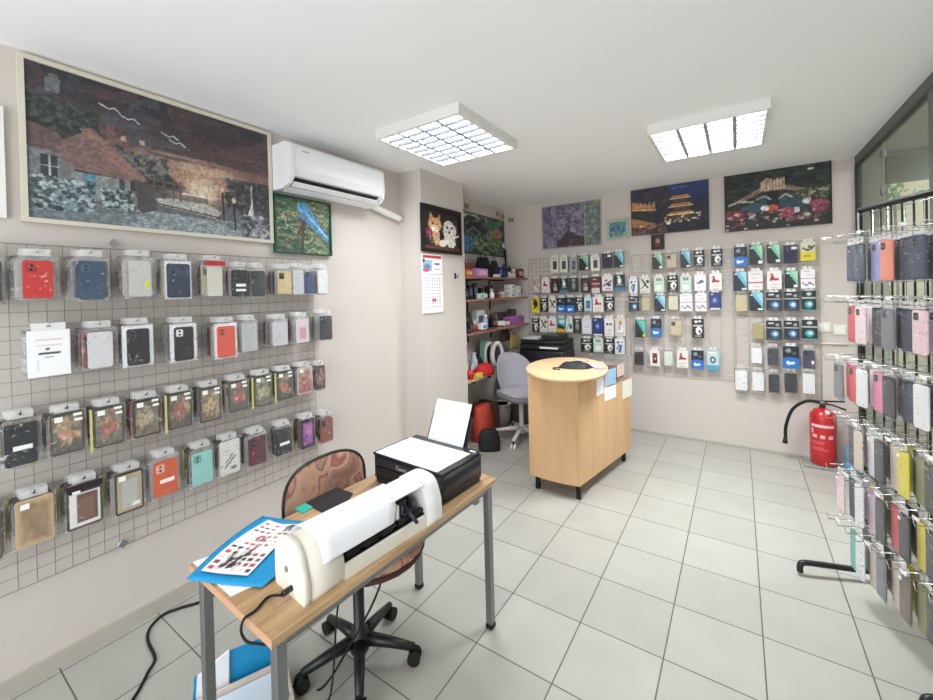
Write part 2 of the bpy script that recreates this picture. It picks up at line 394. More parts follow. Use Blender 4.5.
MB().box((.165,0,.032),(.035,.67,.005),M_AC,Matrix.Rotation(math.radians(-38),3,'Y')).box((.105,0,.012),(.06,.67,.006),M_AC,Matrix.Rotation(math.radians(-14),3,'Y')).build('flap',t)
b=MB()
for k in range(9): b.box((.146,-.3+.075*k,.046),(.05,.004,.014),mat('ac_vane','50545c',.5))
b.build('vane',t)
MB().box((.2045,-.27,.225),(.001,.05,.006),mat('logo_grey','a8abb0',.4)).build('logo',t)
a=atx(362,201,XL+.03); e=Vector((XL+.03,2.47,atx(399,219,XL+.03).z))
tag(MB().tube(spline([(a.x,a.y-.03,a.z),a,(a.x,(a.y+e.y)/2,(a.z+e.z)/2),e],4),.026,M_WHITE,10).build('pipe_duct'),'white pipe duct running from the air conditioner to the column','duct')
# ------------------------------------------------------------------ wall sockets, switch
def sw(loc,rotz,label,w=.085):
    t=thing('wall_socket',label,'socket',loc,rotz); MB().box((0,-.005,0),(w,.01,.085),M_CREAM,bev=.003).build('plate',t)
    MB().box((-w*.2,-.012,0),(w*.36,.006,.055),M_WHITE,bev=.002).box((w*.2,-.012,0),(w*.36,.006,.055),M_WHITE,bev=.002).build('rocker',t)
p=aty(823,327,YB); sw((p.x,YB-.001,p.z),0,'cream double socket on the back wall, left of the pair',.1)
p=aty(838,330,YB); sw((p.x+.01,YB-.001,p.z),0,'cream double socket nearest the glass wall, right of the pair',.08)
a=aty(813,343,YB-.012); e=aty(848,347,YB-.012)
tag(MB().tube([(a.x,YB-.012,a.z),(e.x,YB-.012,a.z)],.008,M_CREAM,6).build('cable_duct'),'thin cream cable duct below the double sockets','duct')
p=atx(455,276,XC); t=thing('wall_hook','small dark hook beside the calendar on the column','hook',(XC,p.y,p.z))
MB().box((.004,0,0),(.008,.02,.05),M_BLACK,bev=.002).build('plate',t); MB().tube([(.008,0,-.01),(.03,0,-.015),(.03,0,.01)],.004,M_BLACK).build('prong',t)
# ================================================================== PICTURES
GOLD=mat('pale_frame','d9d2c2',.45)
def picture(name,w,h,cv,loc,rotz,label,cat,fm,fw=.012,ft=.018,mt=None):
    t=thing(name,label,cat,loc,rotz)
    g_=cv.a.mean(2,keepdims=True); cv.a=np.clip((g_+(cv.a-g_)*.82)*.94+.035,0,1)
    if fw:
        b=MB(); a,c=w/2,h/2
        for (p,q) in (((-a,-ft,c-fw),(a,0,c)),((-a,-ft,-c),(a,0,-c+fw)),((-a,-ft,-c+fw),(-a+fw,0,c-fw)),((a-fw,-ft,-c+fw),(a,0,c-fw))): b.b2(p,q,fm)
        b.build('frame',t)
    MB().b2((-w/2+fw,-ft*.5,-h/2+fw),(w/2-fw,-.001,h/2-fw),mat('backing_board','8a7a62',.8)).build('backing_board',t)
    mobj('printed_picture',cv.mesh('printed_picture',w-2*fw,h-2*fw,mt or M_PUZZLE),t,(0,-ft*.5-.001,0)); return t
# large harbour sunset
c=Cv(300,190,'2b2c38',5)
c.grad(1,'23283a',.72,'4b2a33'); c.grad(.72,'4b2a33',.5,'a4604e'); c.grad(.5,'a4604e',.36,'6d4448'); c.grad(.36,'5a4650',0,'5b7480')
c.ell(.62,.56,.42,.06,'b0705c',.7,True); c.ell(.8,.68,.3,.04,'8a4a48',.7,True); c.ell(.3,.74,.25,.05,'4a5468',.7,True)
m_=c.noi(9,14); c.put((m_>.5)*(c.V>.5),'7a3a3a',.45); c.put((c.noi(14,18)>.6)*(c.V>.6)*(c.U<.55),'3c4657',.7); c.put((c.noi(6,22)>.55)*(c.V>.48),'2b2230',.4)
c.ell(.64,.40,.22,.20,'e8935a',.9,True); c.ell(.64,.36,.09,.13,'ffd79a',.95,True); c.ell(.62,.53,.25,.05,'f0c08a',.6,True); c.ell(.55,.60,.2,.02,'e6b98c',.5,True)
c.poly([(0,.78),(.08,.82),(.16,.74),(.22,.62),(.3,.58),(.38,.50),(.5,.42),(.55,.34),(.3,.28),(0,.3)],'2b3334')
c.blot(600,0,.6,.22,.78,.010,['1d2a2a','33453c','465448','202628'],.8,1.4); c.blot(400,.24,.40,.48,.56,.008,['3d4a4e','6b6f6c','2a3036','8a7f72'],.8,1.3)
c.poly([(.74,.34),(.80,.44),(.88,.50),(1,.52),(1,.2),(.78,.27)],'2a2c34'); c.blot(500,.76,.22,1,.50,.009,['23262d','3f444b','5b5d60','31343a'],.8,1.4)
c.poly([(.06,.84),(.1,.84),(.105,.93),(.06,.93)],'7f93a5',.6); c.ell(.083,.94,.015,.02,'8a6a68',.7)
for x,y in ((.26,.83),(.33,.79),(.49,.74),(.52,.70)):
    c.line([(x-.03,y+.02),(x,y),(x+.02,y+.015),(x+.04,y-.01)],.0035,'c6c8cc')
for x in (.30,.37): c.rect(x,.62,x+.02,.66,'e0a27e',.8)
c.rect(0,.22,.14,.46,'6e7780'); c.poly([(0,.46),(.15,.44),(.09,.58),(0,.62)],'6e4642'); c.poly([(.12,.36),(.32,.34),(.25,.60),(.17,.62),(.08,.5)],'8d5a50'); c.poly([(.16,.64),(.2,.66),(.40,.36),(.34,.32)],'a5604f')
for k in range(12): c.line([(.0+.01*k,.46+.012*k),(.30+.004*k,.34+.022*k)],.0022,'5d3a3a',.6)
c.rect(.25,.56,.28,.72,'7b4a42'); c.rect(.14,.16,.36,.34,'7d8a8a'); c.rect(.17,.18,.21,.34,'2f8fae'); c.rect(.04,.28,.09,.42,'2c3038'); c.line([(.065,.28),(.065,.42)],.003,'aab4ba'); c.line([(.04,.35),(.09,.35)],.003,'aab4ba')
c.rect(.33,.2,.345,.34,'2c3038'); c.rect(.29,.2,.31,.34,'38424c'); c.poly([(.36,.12),(.43,.12),(.42,.34),(.34,.36)],'4a4446')
c.blot(600,.02,.05,.20,.28,.008,['2a4650','4b7482','7aa0ac','22343c','b0c6cc'],.8,1.4); c.blot(400,.23,.12,.34,.26,.007,['2a4650','5c8a94','21323a','a5c0c4'],.8,1.4)
c.poly([(.2,.0),(.42,.14),(.68,.12),(.9,0)],'7d939c'); c.poly([(0,0),(.3,.0),(.44,.12),(.34,.1),(.12,.06),(0,.06)],'657a86'); c.blot(400,.3,0,.85,.13,.008,['93a9b0','5f7782','aebfc3'],.6,.6)
c.poly([(.44,.19),(.70,.14),(.73,.2),(.66,.25),(.5,.26),(.43,.24)],'b9b3a8'); c.rect(.55,.25,.66,.31,'8a6c5a'); c.rect(.54,.30,.67,.32,'d8cfc0'); c.line([(.44,.2),(.72,.15)],.006,'3a3236'); c.line([(.40,.28),(.55,.36)],.006,'5a4640')
for x in (.42,.46,.50,.53): c.rect(x,.24,x+.008,.4,'6b4a44')
c.line([(.40,.385),(.54,.37)],.006,'7b5750'); c.line([(.40,.34),(.54,.32)],.005,'5b4340')
for x,y0 in ((.74,.14),(.80,.06)): c.line([(x,y0),(x-.005,y0+.24)],.005,'221d22'); c.ell(x-.005,y0+.26,.01,.025,'e8c68c')
c.poly([(.87,.2),(.905,.2),(.90,.36)],'e6ddd0'); c.line([(.895,.12),(.895,.48)],.003,'cfc8c0'); c.blot(200,.84,.02,1,.2,.012,['3a4a66','7a6a80','c0b8b4','2a3038','8a96a8'],.8,1.4)
c.grain(90,60,.16); c.grain(150,90,.12)
g_=c.a.mean(2,keepdims=True); c.a=np.clip((g_+(c.a-g_)*.62)*.95+.035,0,1)
pa=(.36+1.374)/2
picture('jigsaw_picture',1.025,.655,c,(XL+.002,pa,2.121),math.radians(90),'large framed jigsaw picture of a harbour at sunset on the left wall','picture',GOLD,.018,.022)
c=Cv(90,80,'3f6b5a',9)
c.blot(240,0,0,1,1,.07,['2f5a44','6b7a3a','8a8a5a','264838','a09a6a'],.6,.35)
for k in range(45):
    a=c.rs.rand()*6; x,y=c.rs.rand(),c.rs.rand(); c.line([(x,y),(x+.12*math.cos(a),y+.12*math.sin(a)),(x+.2*math.cos(a+.5),y+.2*math.sin(a+.5))],.007,['b5a878','d0c8a0','37503a','8a6a4a'][k%4],.75)
c.poly([(.42,.9),(.55,.95),(.66,.8),(.85,.5),(1,.3),(.95,.25),(.7,.45),(.5,.6),(.42,.75)],'3f86c8',.9); c.ell(.48,.84,.10,.1,'4ba0dc'); c.line([(.5,.8),(.75,.55),(.95,.32)],.02,'86c4ea',.8); c.line([(.4,.35),(.5,.6),(.45,0)],.03,'4a3a2e')
c.grain(40,40,.3)
picture('jigsaw_picture',.405,.355,c,(XL+.002,1.588,1.918),math.radians(90),'small blue bird jigsaw picture hanging under the air conditioner','picture',mat('dark_green_frame','24503e',.5),.008,.03)
c=Cv(70,64,'1c0f10',3)
c.ell(.3,.62,.18,.17,'d89a5a'); c.ell(.3,.52,.12,.09,'f4e0c0'); c.poly([(.15,.72),(.17,.92),(.28,.78)],'c8824a'); c.poly([(.34,.78),(.44,.9),(.45,.7)],'c8824a'); c.ell(.24,.64,.025,.03,'241208'); c.ell(.36,.64,.025,.03,'241208'); c.poly([(.2,.45),(.42,.45),(.4,.12),(.3,.1)],'d8a068'); c.poly([(.05,.5),(.2,.5),(.25,.3),(.05,.28)],'7a2038')
c.ell(.7,.58,.17,.2,'eee8dc'); c.ell(.57,.5,.05,.13,'e0d8c8'); c.ell(.86,.52,.05,.14,'e0d8c8'); c.ell(.64,.6,.03,.04,'181010'); c.ell(.77,.6,.03,.04,'181010'); c.ell(.7,.48,.035,.03,'181010'); c.poly([(.58,.42),(.84,.42),(.9,.15),(.5,.15)],'efe6d6'); c.ell(.5,.16,.1,.1,'f4ecdc'); c.ell(.75,.15,.1,.1,'f4ecdc'); c.line([(.85,.35),(.97,.42)],.02,'f0e8d8')
c.rect(0,0,1,.08,'6a3428'); c.blot(160,.14,.12,.42,.82,.012,['b8743c','e8b878','f4dcb4','a86430'],.55); c.blot(160,.52,.12,.92,.78,.012,['ffffff','d8ccb8','c8bca8'],.5)
for ex in (.24,.36): c.ell(ex,.64,.022,.03,'1c0c06')
for ex in (.64,.77): c.ell(ex,.6,.028,.04,'120c0c')
c.ell(.7,.48,.035,.03,'181010'); c.grain(30,30,.2)
picture('framed_picture',.55,.385,c,(XC+.002,2.755,1.997),math.radians(90),'black framed picture of a kitten and a puppy on the column','picture',M_BLACK,.028,.022)
# calendar
t=thing('wall_calendar','white hanging wall calendar with a red band below the kitten picture','calendar',(XC+.004,2.612,1.545),math.radians(90))
MB().b2((-.135,-.004,-.235),(.135,0,.235),M_PAPER).build('sheets',t)
c=Cv(54,90,'f6f6f8',2); c.rect(.04,.955,.96,1,'d03a44'); c.rect(.02,.72,.48,.92,'a8bcd8'); c.ell(.25,.8,.15,.05,'6a84b4'); c.rect(.04,.87,.14,.94,'40507a'); c.ell(.2,.74,.16,.035,'c86a72'); c.rect(.62,.84,.86,.87,'4a5a88'); c.rect(.6,.76,.92,.775,'c0606a'); c.rect(.55,.9,.95,.91,'d07a80')
for r in range(10):
    for q in range(7): c.rect(.09+.12*q,.10+.055*r,.15+.12*q,.122+.055*r,'8a96b8' if q<6 else 'c86a72',.65)
c.ell(.55,.22,.12,.035,'c05a64',.8); c.rect(.0,.67,1,.675,'b0b0b8')
mobj('calendar_print',c.mesh('calendar_print',.268,.468,M_PRINT),t,(0,-.0055,0))
MB().box((0,-.006,.237),(.26,.008,.008),M_WHITE).build('binding',t)
# alcove picture
c=Cv(100,56,'35504a',11)
c.blot(260,0,0,1,1,.07,['27403a','4a6a54','5b7a6a','22302c','7a8a70'],.7,1.2); c.ell(.3,.62,.2,.2,'20262a'); c.line([(.1,.5),(.25,.65),(.4,.55),(.3,.4),(.2,.5)],.03,'586a5c'); c.ell(.8,.6,.14,.13,'b0704a'); c.ell(.68,.8,.12,.14,'2f7a52'); c.ell(.12,.25,.14,.2,'3a6ea0'); c.blot(60,.3,.1,.9,.4,.04,['6a8a4a','8aa060','2a4a30']); c.poly([(0,.8),(.15,.95),(.4,.9),(.35,1),(0,1)],'a8b4a0'); c.grain(40,30,.35)
p0=atx(464,211,XA+.01);p1=atx(503,240,XA+.01)
picture('jigsaw_picture',.92,.44,c,(XA+.002,3.93,2.10),math.radians(90),'green fantasy jigsaw picture above the alcove shelves','picture',mat('thin_dark_frame','4a4a3c',.5),.008,.015)
MBU=mat('butterfly_tan','9a8468',.7)
for px_,py_,wl,d in ((467,206,'x','above the left corner of the green alcove picture'),(498,214,'x','above the right corner of the green alcove picture'),(504,217,'x','touching the alcove corner, second of three butterflies'),(511,220,'y','on the back wall beside the alcove corner')):
    if wl=='x': p=atx(px_,py_,XA+.012); rz=math.radians(90); p.x=XA+.003; p.y=min(p.y,4.37)
    else: p=aty(px_,py_,YB-.012); rz=0; p.y=YB-.003; p.x=max(p.x,XA+.07)
    t=thing('butterfly_ornament','small tan butterfly ornament '+d,'ornament',p,rz,)
    MB().tube([(0,-.008,-.03),(0,-.008,.03)],.004,MBU).build('body',t)
    for s_ in (-1,1): MB().prism([(0,-.02),(s_*.035,-.03),(s_*.03,-.002),(s_*.045,.035),(0,.012)],.003,MBU,Matrix.Translation((s_*.002,-.008,0))).build('wing',t)
# back-wall pictures
def bpic(x0,y0,x1,y1,cv,label,fm,fw=.01,name='jigsaw_picture'):
    a=aty(x0,y0,YB-.02);b_=aty(x1,y1,YB-.02); w=b_.x-a.x;h=a.z-b_.z
    return picture(name,w,h,cv,((a.x+b_.x)/2,YB-.002,(a.z+b_.z)/2),0,label,'picture',fm,fw,.02)
c=Cv(90,60,'6a5e7c',21); c.blot(300,0,0,.74,1,.04,['584c6c','7c7494','8f8aa4','6a5a72','a29cb0'],.6,1.3); c.blot(140,.74,0,1,1,.04,['6e7a68','8a9a70','6a7f86','a0a078','50686a'],.8,1.3)
c.rect(.735,0,.745,1,'b8b4b0'); c.poly([(.25,.02),(.72,.02),(.72,.22),(.6,.26),(.52,.34),(.42,.36),(.36,.24),(.25,.18)],'3f2c38'); c.poly([(.42,.3),(.46,.6),(.5,.3)],'4a3a4c'); c.blot(60,.25,.03,.72,.2,.015,['6a4a4c','2c2028']); c.ell(.08,.6,.09,.4,'5a4a78',.5); c.grain(40,40,.25)
bpic(541.5,207,602,245,c,'purple jigsaw picture with a green strip, leftmost on the back wall',mat('silver_frame','b4b0a8',.4,.3))
c=Cv(40,26,'a7b4a0',22); c.rect(.08,.15,.92,.85,'4f8a9a'); c.rect(.2,.3,.35,.6,'2c5a70'); c.rect(.5,.3,.6,.65,'2c5a70'); c.rect(.7,.35,.8,.55,'38687a'); c.blot(30,.1,.15,.9,.4,.04,['3a7080','7ab0b0']); c.grain(12,10,.15)
bpic(606,219.5,629,238.5,c,'tiny landscape picture between the purple and the night temple pictures',mat('pale_green_frame','b9bca6',.5))
c=Cv(110,70,'141c38',23); c.grad(1,'1c3a8a',.55,'101a34'); c.blot(120,0,.0,1,.5,.04,['1a1a1c','24301e','2c2a24','101418'],.8); c.blot(50,.0,.62,.5,1,.05,['3a2c34','503a3a','2a2430'],.8)
for k,(x,y,w_) in enumerate(((.0,.55,.33),(.0,.18,.32))): c.poly([(x,y),(x+w_,y-.06),(x+w_,y+.04),(x+.12,y+.14),(x,y+.2)],'b4743a'); c.line([(x,y+.02),(x+w_,y-.03)],.01,'f0c070')
for k in range(3): y=.36+.17*k; hw=.17-.02*k; c.poly([(.66-hw,y),(.66+hw,y),(.66+hw*.8,y+.07),(.66-hw*.8,y+.07)],'b87844'); c.line([(.66-hw,y+.01),(.66+hw,y+.01)],.008,'ffd88c'); c.rect(.66-hw*.7,y-.09,.66+hw*.7,y,'4a3430')
for k in range(5): x=.04+.06*k; c.poly([(x,.6),(x+.03,.72),(x+.05,.6)],'d8964e')
c.blot(40,.45,.2,.9,.36,.012,['ffe8c0','d8a060'],.9); c.ell(.5,.2,.03,.03,'fff4e0'); c.blot(90,.0,.0,.45,.2,.02,['7a4a3c','a0644a','4a2c28'],.8); c.line([(.55,.92),(.62,.95),(.75,.93)],.006,'a8b8d0',.5); c.grain(50,40,.2)
bpic(630.5,191,709.5,229,c,'night picture of lit pagoda buildings under a deep blue sky','' or mat('thin_brown_frame','5a4638',.5),.006)
c=Cv(120,72,'232d28',24); c.blot(200,0,.5,1,1,.05,['1c2420','2a3830','34443a','141a18'],.8,.6)
c.poly([(.1,.5),(.36,.7),(.6,.7),(.85,.56),(.85,.5),(.6,.62),(.36,.62),(.14,.46)],'8f7460'); c.poly([(.36,.62),(.36,.78),(.42,.86),(.5,.8),(.58,.84),(.6,.62)],'a8846e')
for k in range(8): x=.37+.03*k; c.rect(x,.64,x+.01,.8+.03*(k%2),'e0c0a4')
c.poly([(.3,.56),(.7,.56),(.62,.4),(.36,.42)],'2f4a4c'); c.ell(.48,.5,.07,.12,'141a26'); c.line([(.32,.5),(.4,.55),(.46,.48)],.01,'a8b8b0'); c.line([(.54,.48),(.6,.55),(.66,.48)],.01,'a8b8b0')
c.ell(.3,.36,.14,.08,'2f5560'); c.ell(.68,.38,.14,.09,'2a4458'); c.ell(.1,.26,.16,.09,'8a2c34'); c.ell(.47,.32,.06,.07,'d04438'); c.ell(.4,.34,.04,.05,'e8e0d8'); c.ell(.6,.24,.09,.08,'b83a4c'); c.ell(.9,.3,.09,.1,'a03a54'); c.ell(.79,.4,.04,.06,'d8d4d8'); c.ell(.7,.26,.03,.05,'e0dce4')
c.blot(140,0,0,1,.3,.02,['3a3038','6a3c48','a85060','1c1c24','d8c8c0','2a3a44'],.8); c.line([(.04,.45),(.14,.5),(.28,.47)],.014,'c8b8a8'); c.line([(.84,.52),(.92,.56),(.97,.54)],.012,'b0a890'); c.blot(70,.7,.42,1,.6,.015,['5a6a3c','8a7a50','2c3828']); c.rect(.8,.9,.86,.92,'e0d8c0'); c.grain(50,40,.25)
bpic(724,175,832.5,223,c,'dark picture of a hilltop town above red flowers, nearest the glass wall',mat('thin_black_frame','2a2a26',.5),.006)
c=Cv(26,26,'221514',25); c.ell(.5,.5,.28,.36,'6a3a2c'); c.ell(.5,.58,.14,.16,'c0946a'); c.ell(.5,.3,.22,.12,'7a2c24')
bpic(651,235,664.5,249,c,'tiny dark icon picture above the middle packs of the back wall',mat('dark_red_frame','3a1614',.4),.008,'framed_picture')
# sliver of another picture at the far left
p=atx(4,130,XL+.01)
c=Cv(20,30,'d8d8d0',4); c.rect(0,0,1,1,'c9d0c0')
picture('framed_picture',.3,.42,c,(XL+.002,.165,2.01),math.radians(90),'white framed picture cut off at the far left edge','picture',M_WHITE,.02,.02)
# ================================================================== DESK
TZ=.655
M_OAK=None
def wood(name,c1,c2,scale=9,axis='Y',rough=.4,dist=1.5):
    m=bpy.data.materials.new(name); m.use_nodes=True; nt=m.node_tree; b=nt.nodes['Principled BSDF']; L=nt.links.new
    tc=nt.nodes.new('ShaderNodeTexCoord'); mp=nt.nodes.new('ShaderNodeMapping')
    sc={'Y':(1,.09,1),'X':(.09,1,1),'Z':(1,1,.09)}[axis]; mp.inputs['Scale'].default_value=sc
    n=nt.nodes.new('ShaderNodeTexNoise'); n.inputs['Scale'].default_value=scale; n.inputs['Detail'].default_value=7; n.inputs['Distortion'].default_value=dist
    cr=nt.nodes.new('ShaderNodeValToRGB'); cr.color_ramp.elements[0].position=.33; cr.color_ramp.elements[1].position=.68
    cr.color_ramp.elements[0].color=(*lin(c1),1); cr.color_ramp.elements[1].color=(*lin(c2),1)
    L(tc.outputs['Object'],mp.inputs[0]); L(mp.outputs[0],n.inputs[0]); L(n.outputs['Fac'],cr.inputs[0]); L(cr.outputs[0],b.inputs['Base Color']); b.inputs['Roughness'].default_value=rough
    return m
M_OAK=wood('oak_laminate','a98761','ccab82',26); M_OAKEDGE=mat('oak_edge','c79a78',.45)
M_BEECH=wood('beech_laminate','d0a577','dfb88c',7,'Z',.4,.6)
# desk: corners on the floor plan
A=Vector((-1.424,.553));B=Vector((-.939,.534));Cc=Vector((-.897,1.546)); D=A+(Cc-B)
DR=math.atan2((Cc-B).y,(Cc-B).x)-math.pi/2      # small yaw of the desk
dc=(A+Cc)/2; dw=(B-A).length; dl=(Cc-B).length
t=thing('computer_desk','oak-topped narrow desk with grey square steel legs, carrying two printers','desk',(dc.x,dc.y,0),DR)
MB().box((0,0,TZ-.011),(dw,dl,.022),M_OAK,bev=.002).build('desk_top',t)
e=MB(); e.box((0,-dl/2-.0015,TZ-.011),(dw,.003,.022),M_OAKEDGE); e.build('edge_band',t)
for sx in (-1,1):
    for sy in (-1,1):
        x=sx*(dw/2-.03); y=sy*(dl/2-.03)
        l=MB().box((x,y,(TZ-.022+.02)/2+.0),(.03,.03,TZ-.042),M_STEEL,bev=.003).build('leg',t)
        MB().box((x,y,.011),(.034,.034,.022),M_RUBBER,bev=.004).build('rubber_foot',l)
for sx in (-1,1): MB().box((sx*(dw/2-.03),0,TZ-.038),(.02,dl-.092,.03),M_STEEL).build('frame_rail',t)
for sy in (-1,1): MB().box((0,sy*(dl/2-.03),TZ-.038),(dw-.092,.02,.03),M_STEEL).build('frame_rail',t)
MB().box((dw/2-.03,dl/2-.12,TZ-.062),(.02,.03,.018),M_STEEL,bev=.003).build('bracket',t)
# black inkjet printer
pb=Vector((-.958,1.232)); 
pc=(Vector((-.972,1.246))+Vector((-1.374,1.277))+Vector((-.933,1.532))+Vector((-1.31,1.53)))/4
pr=math.atan2(1.246-1.277,-.972+1.374)*.75
t=thing('inkjet_printer','black inkjet printer with white paper on its lid at the desk end','printer',(-1.143,1.372,TZ),pr)
PW,PD,PH=.40,.275,.125
M_PB=mat('printer_black','1d1d23',.35,noise=.1)
b=MB(); P=rrect(PW,PD,.02,0,0,3)
b.slab([(x*.97,y*.97) for x,y in P],0,.02,M_PB,True).slab(P,.0201,PH-.012,M_PB,True); b.build('body',t)
MB().box((-.02,-PD/2-.0005,.047),(.30,.012,.055),mat('slot_dark','08080a',.6)).build('output_slot',t)
MB().box((-.02,-PD/2-.008,.024),(.28,.012,.008),M_PB,bev=.002).build('output_tray',t)
MB().box((0,-.03,PH-.005),(PW,PD-.06,.012),M_PB,bev=.005).build('scanner_lid',t)
MB().box((0,PD/2-.032,PH-.004),(PW-.02,.055,.012),mat('printer_grey_black','2b2d36',.3),bev=.004).build('rear_cover',t)
text('Canon',.024,mat('logo_silver','c9ccd2',.3,.3),t,'logo',loc=(-.02,-PD/2-.0015,.092))
MB().box((.168,PD/2-.03,PH+.003),(.028,.01,.002),M_PAPER).build('button_label',t)
MB().b2((PW/2-.06,-PD/2-.001,.055),(PW/2-.02,-PD/2+.002,.066),mat('panel_dark','2c2c34',.3)).build('control_panel',t)
tr=MB(); tr.box((.0,PD/2+.02,PH+.055),(.24,.005,.14),M_PB,Matrix.Rotation(math.radians(-24),3,'X')); tr.build('paper_support',t)
tag(MB().box((-1.148,1.346,TZ+PH+.0025),(.355,.215,.003),M_PAPER,Matrix.Rotation(pr,3,'Z')).build('paper_sheet'),'white paper stack lying on the lid of the black printer','paper')
ps=thing('paper_sheet','white sheet standing upright in the rear tray of the black printer','paper',(-1.143,1.372,TZ),pr)
ax=Matrix.Rotation(math.radians(-24),3,'X')
MB().box((.0,PD/2+.019,PH+.085),(.21,.0012,.2),M_PAPER,ax).build('sheet',ps)
# white cutting plotter
q0=Vector((-.968,.636,TZ)); q1=Vector((-.918,1.165,TZ)); 
qa=math.atan2(q1.y-q0.y,q1.x-q0.x)                 # local +x runs along the plotter, +y is towards the wall
t=thing('cutting_plotter','white desktop cutting plotter with open carriage, paper draped over it','plotter',q0,qa)
LQ=.535; M_PL=M_CREAM; M_PLW=mat('plotter_white','f3f3f1',.35)
def px(pts,x0,x1,m,nm,par=t,smooth=False):  # profile (y,z) extruded along x
    if nm in('end_cap','side_housing'):
        q=spline([(0,a,b) for a,b in pts],4); pts=[(v.y,max(v.z,0)) for v in q]; smooth=True
    b=MB(); M=Matrix(((0,1,0,x0),(1,0,0,0),(0,0,1,0),(0,0,0,1))); b.prism(pts,x1-x0,m,M,smooth); return b.build(nm,par)
body=[(0,0),(.145,0),(.15,.09),(.14,.10),(.10,.045),(.0,.03)]
px([(-.004,.0),(-.004,.040),(.004,.044),(.008,.036),(.05,.036),(.05,.05),(.135,.05),(.15,.04),(.15,0)],.005,LQ-.005,M_PL,'base_housing')
px([(-.006,.0),(-.006,.055),(.006,.09),(.02,.118),(.045,.14),(.075,.148),(.11,.146),(.14,.125),(.152,.09),(.152,0)],0,.02,M_PL,'end_cap')
px([(-.004,.0),(-.004,.055),(.008,.09),(.022,.116),(.046,.137),(.075,.144),(.11,.142),(.138,.122),(.150,.09),(.150,0)],.0202,.125,M_PL,'side_housing')
px([(-.006,.0),(-.006,.06),(.004,.10),(.02,.135),(.05,.15),(.11,.15),(.145,.12),(.152,0)],LQ-.075,LQ,M_PLW,'end_cap')
px([(.085,.05),(.085,.058),(.135,.06),(.135,.05)],.1252,LQ-.0752,mat('plotter_inner','202126',.5),'inner_bed')
px([(.048,.138),(.05,.148),(.11,.150),(.142,.122),(.15,.062),(.144,.060),(.136,.118),(.105,.142)],.1252,LQ-.0752,M_PLW,'top_cover')
px([(.012,.138),(.05,.150),(.05,.154),(.012,.143)],LQ-.215,LQ-.0752,M_PLW,'front_flap')
MB().b2((.1252,.009,.0365),(LQ-.0752,.05,.046),M_BLACK).build('roller_channel',t)
MB().tube([(.126,.018,.055),(LQ-.076,.018,.055)],.006,M_BLKMETAL,8).build('roller_bar',t)
for k in range(5): x=.165+.066*k; MB().tube([(x-.020,.018,.0565),(x+.020,.018,.0565)],.0115,M_RUBBER,10).build('grit_roller',t)
MB().b2((.1252,.09,.061),(LQ-.0752,.1,.118),mat('carriage_dark','1c1d24',.45)).build('carriage_rail',t)
ca=MB(); x=LQ-.15; ca.box((x,.06,.085),(.04,.05,.05),M_BLACK,bev=.004); ca.build('carriage',t)
MB().box((x-.035,.03,.085),(.012,.02,.055),M_WHITE,bev=.002).build('blade_holder',t)
MB().tube([(x+.005,.03,.085),(x+.01,-.025,.05)],.007,mat('lever_blue_black','2a3044',.4),6).build('lever',t)
for k in range(4): MB().box((LQ-.10-.055*k,.045,.076),(.012,.03,.035),mat('pinch_grey','5a5c66',.5),bev=.003).build('pinch_roller',t)
MB().tube([(.0,.085,.066),(-.003,.085,.066)],.008,mat('grey_button','8d857c',.4),12).build('power_button',t)
MB().box((-.001,.05,.03),(.004,.045,.025),M_WHITE).build('socket_recess',t)
# rounded paper draped over it
pp=[(.162,.045),(.158,.09),(.147,.128),(.115,.154),(.08,.1575),(.045,.1545),(.018,.144),(.004,.122),(-.002,.10),(-.004,.082)]
psp=spline([(0,a,b) for a,b in pp],4)
sh=thing('paper_sheet','large white sheet draped over the cutting plotter','paper',q0,qa)
def fn(u,v):
    k=v*(len(psp)-1); i=min(int(k),len(psp)-2); p=psp[i].lerp(psp[i+1],k-i)
    x0=.040+.02*v; x1=.375-.055*v+.01*math.sin(v*5); return Vector((x0+(x1-x0)*u,p.y,p.z))
MB().surf(fn,8,36,M_PAPER,t=.0008).build('sheet',sh)
# cables
def cable(pts,r,label,m=M_RUBBER,name='power_cable'):
    return tag(MB().tube(spline(pts,6),r,m,7).build(name),label,'cable')
Q=Matrix.Translation(q0)@Matrix.Rotation(qa,4,'Z')
s0=Q@Vector((-.012,.052,.03))
p1=atz(252,607,TZ+.005); 
MB().tube([Q@Vector((-.003,.052,.03)),Q@Vector((-.03,.052,.028))],.008,M_BLACK,8).build('cable_plug')
bpy.data.objects['cable_plug']['label']='black plug in the end of the cutting plotter'; bpy.data.objects['cable_plug']['category']='plug'
cable([Q@Vector((-.032,.052,.027)),atz(268,597,TZ+.004),atz(256,610,TZ+.006),(-1.06,.528,TZ+.002),(-1.052,.518,.63),(-1.02,.53,.612),(-.985,.60,.60),(-1.1,.85,.56),(-1.22,.93,.30),(-1.24,.90,.02),(-1.30,.80,.006)],.0035,'thin black cable looping from the plotter over the desk edge')
cable([atz(219,592,.006),atz(200,602,.006),atz(180,608,.006),atz(163,615,.006),atz(150,628,.006),atz(148,641,.006),atz(155,658,.006),atz(148,672,.006),atz(140,688,.006),atz(130,704,.006)],.006,'black power cable lying on the floor by the left wall')
cable([(-1.16,1.12,.45),(-1.17,1.13,.40),(-1.12,1.02,.36),(-1.2,.98,.2),(-1.32,.93,.006),(-1.42,.88,.006)],.004,'thin black cable hanging beside the fabric chair base')
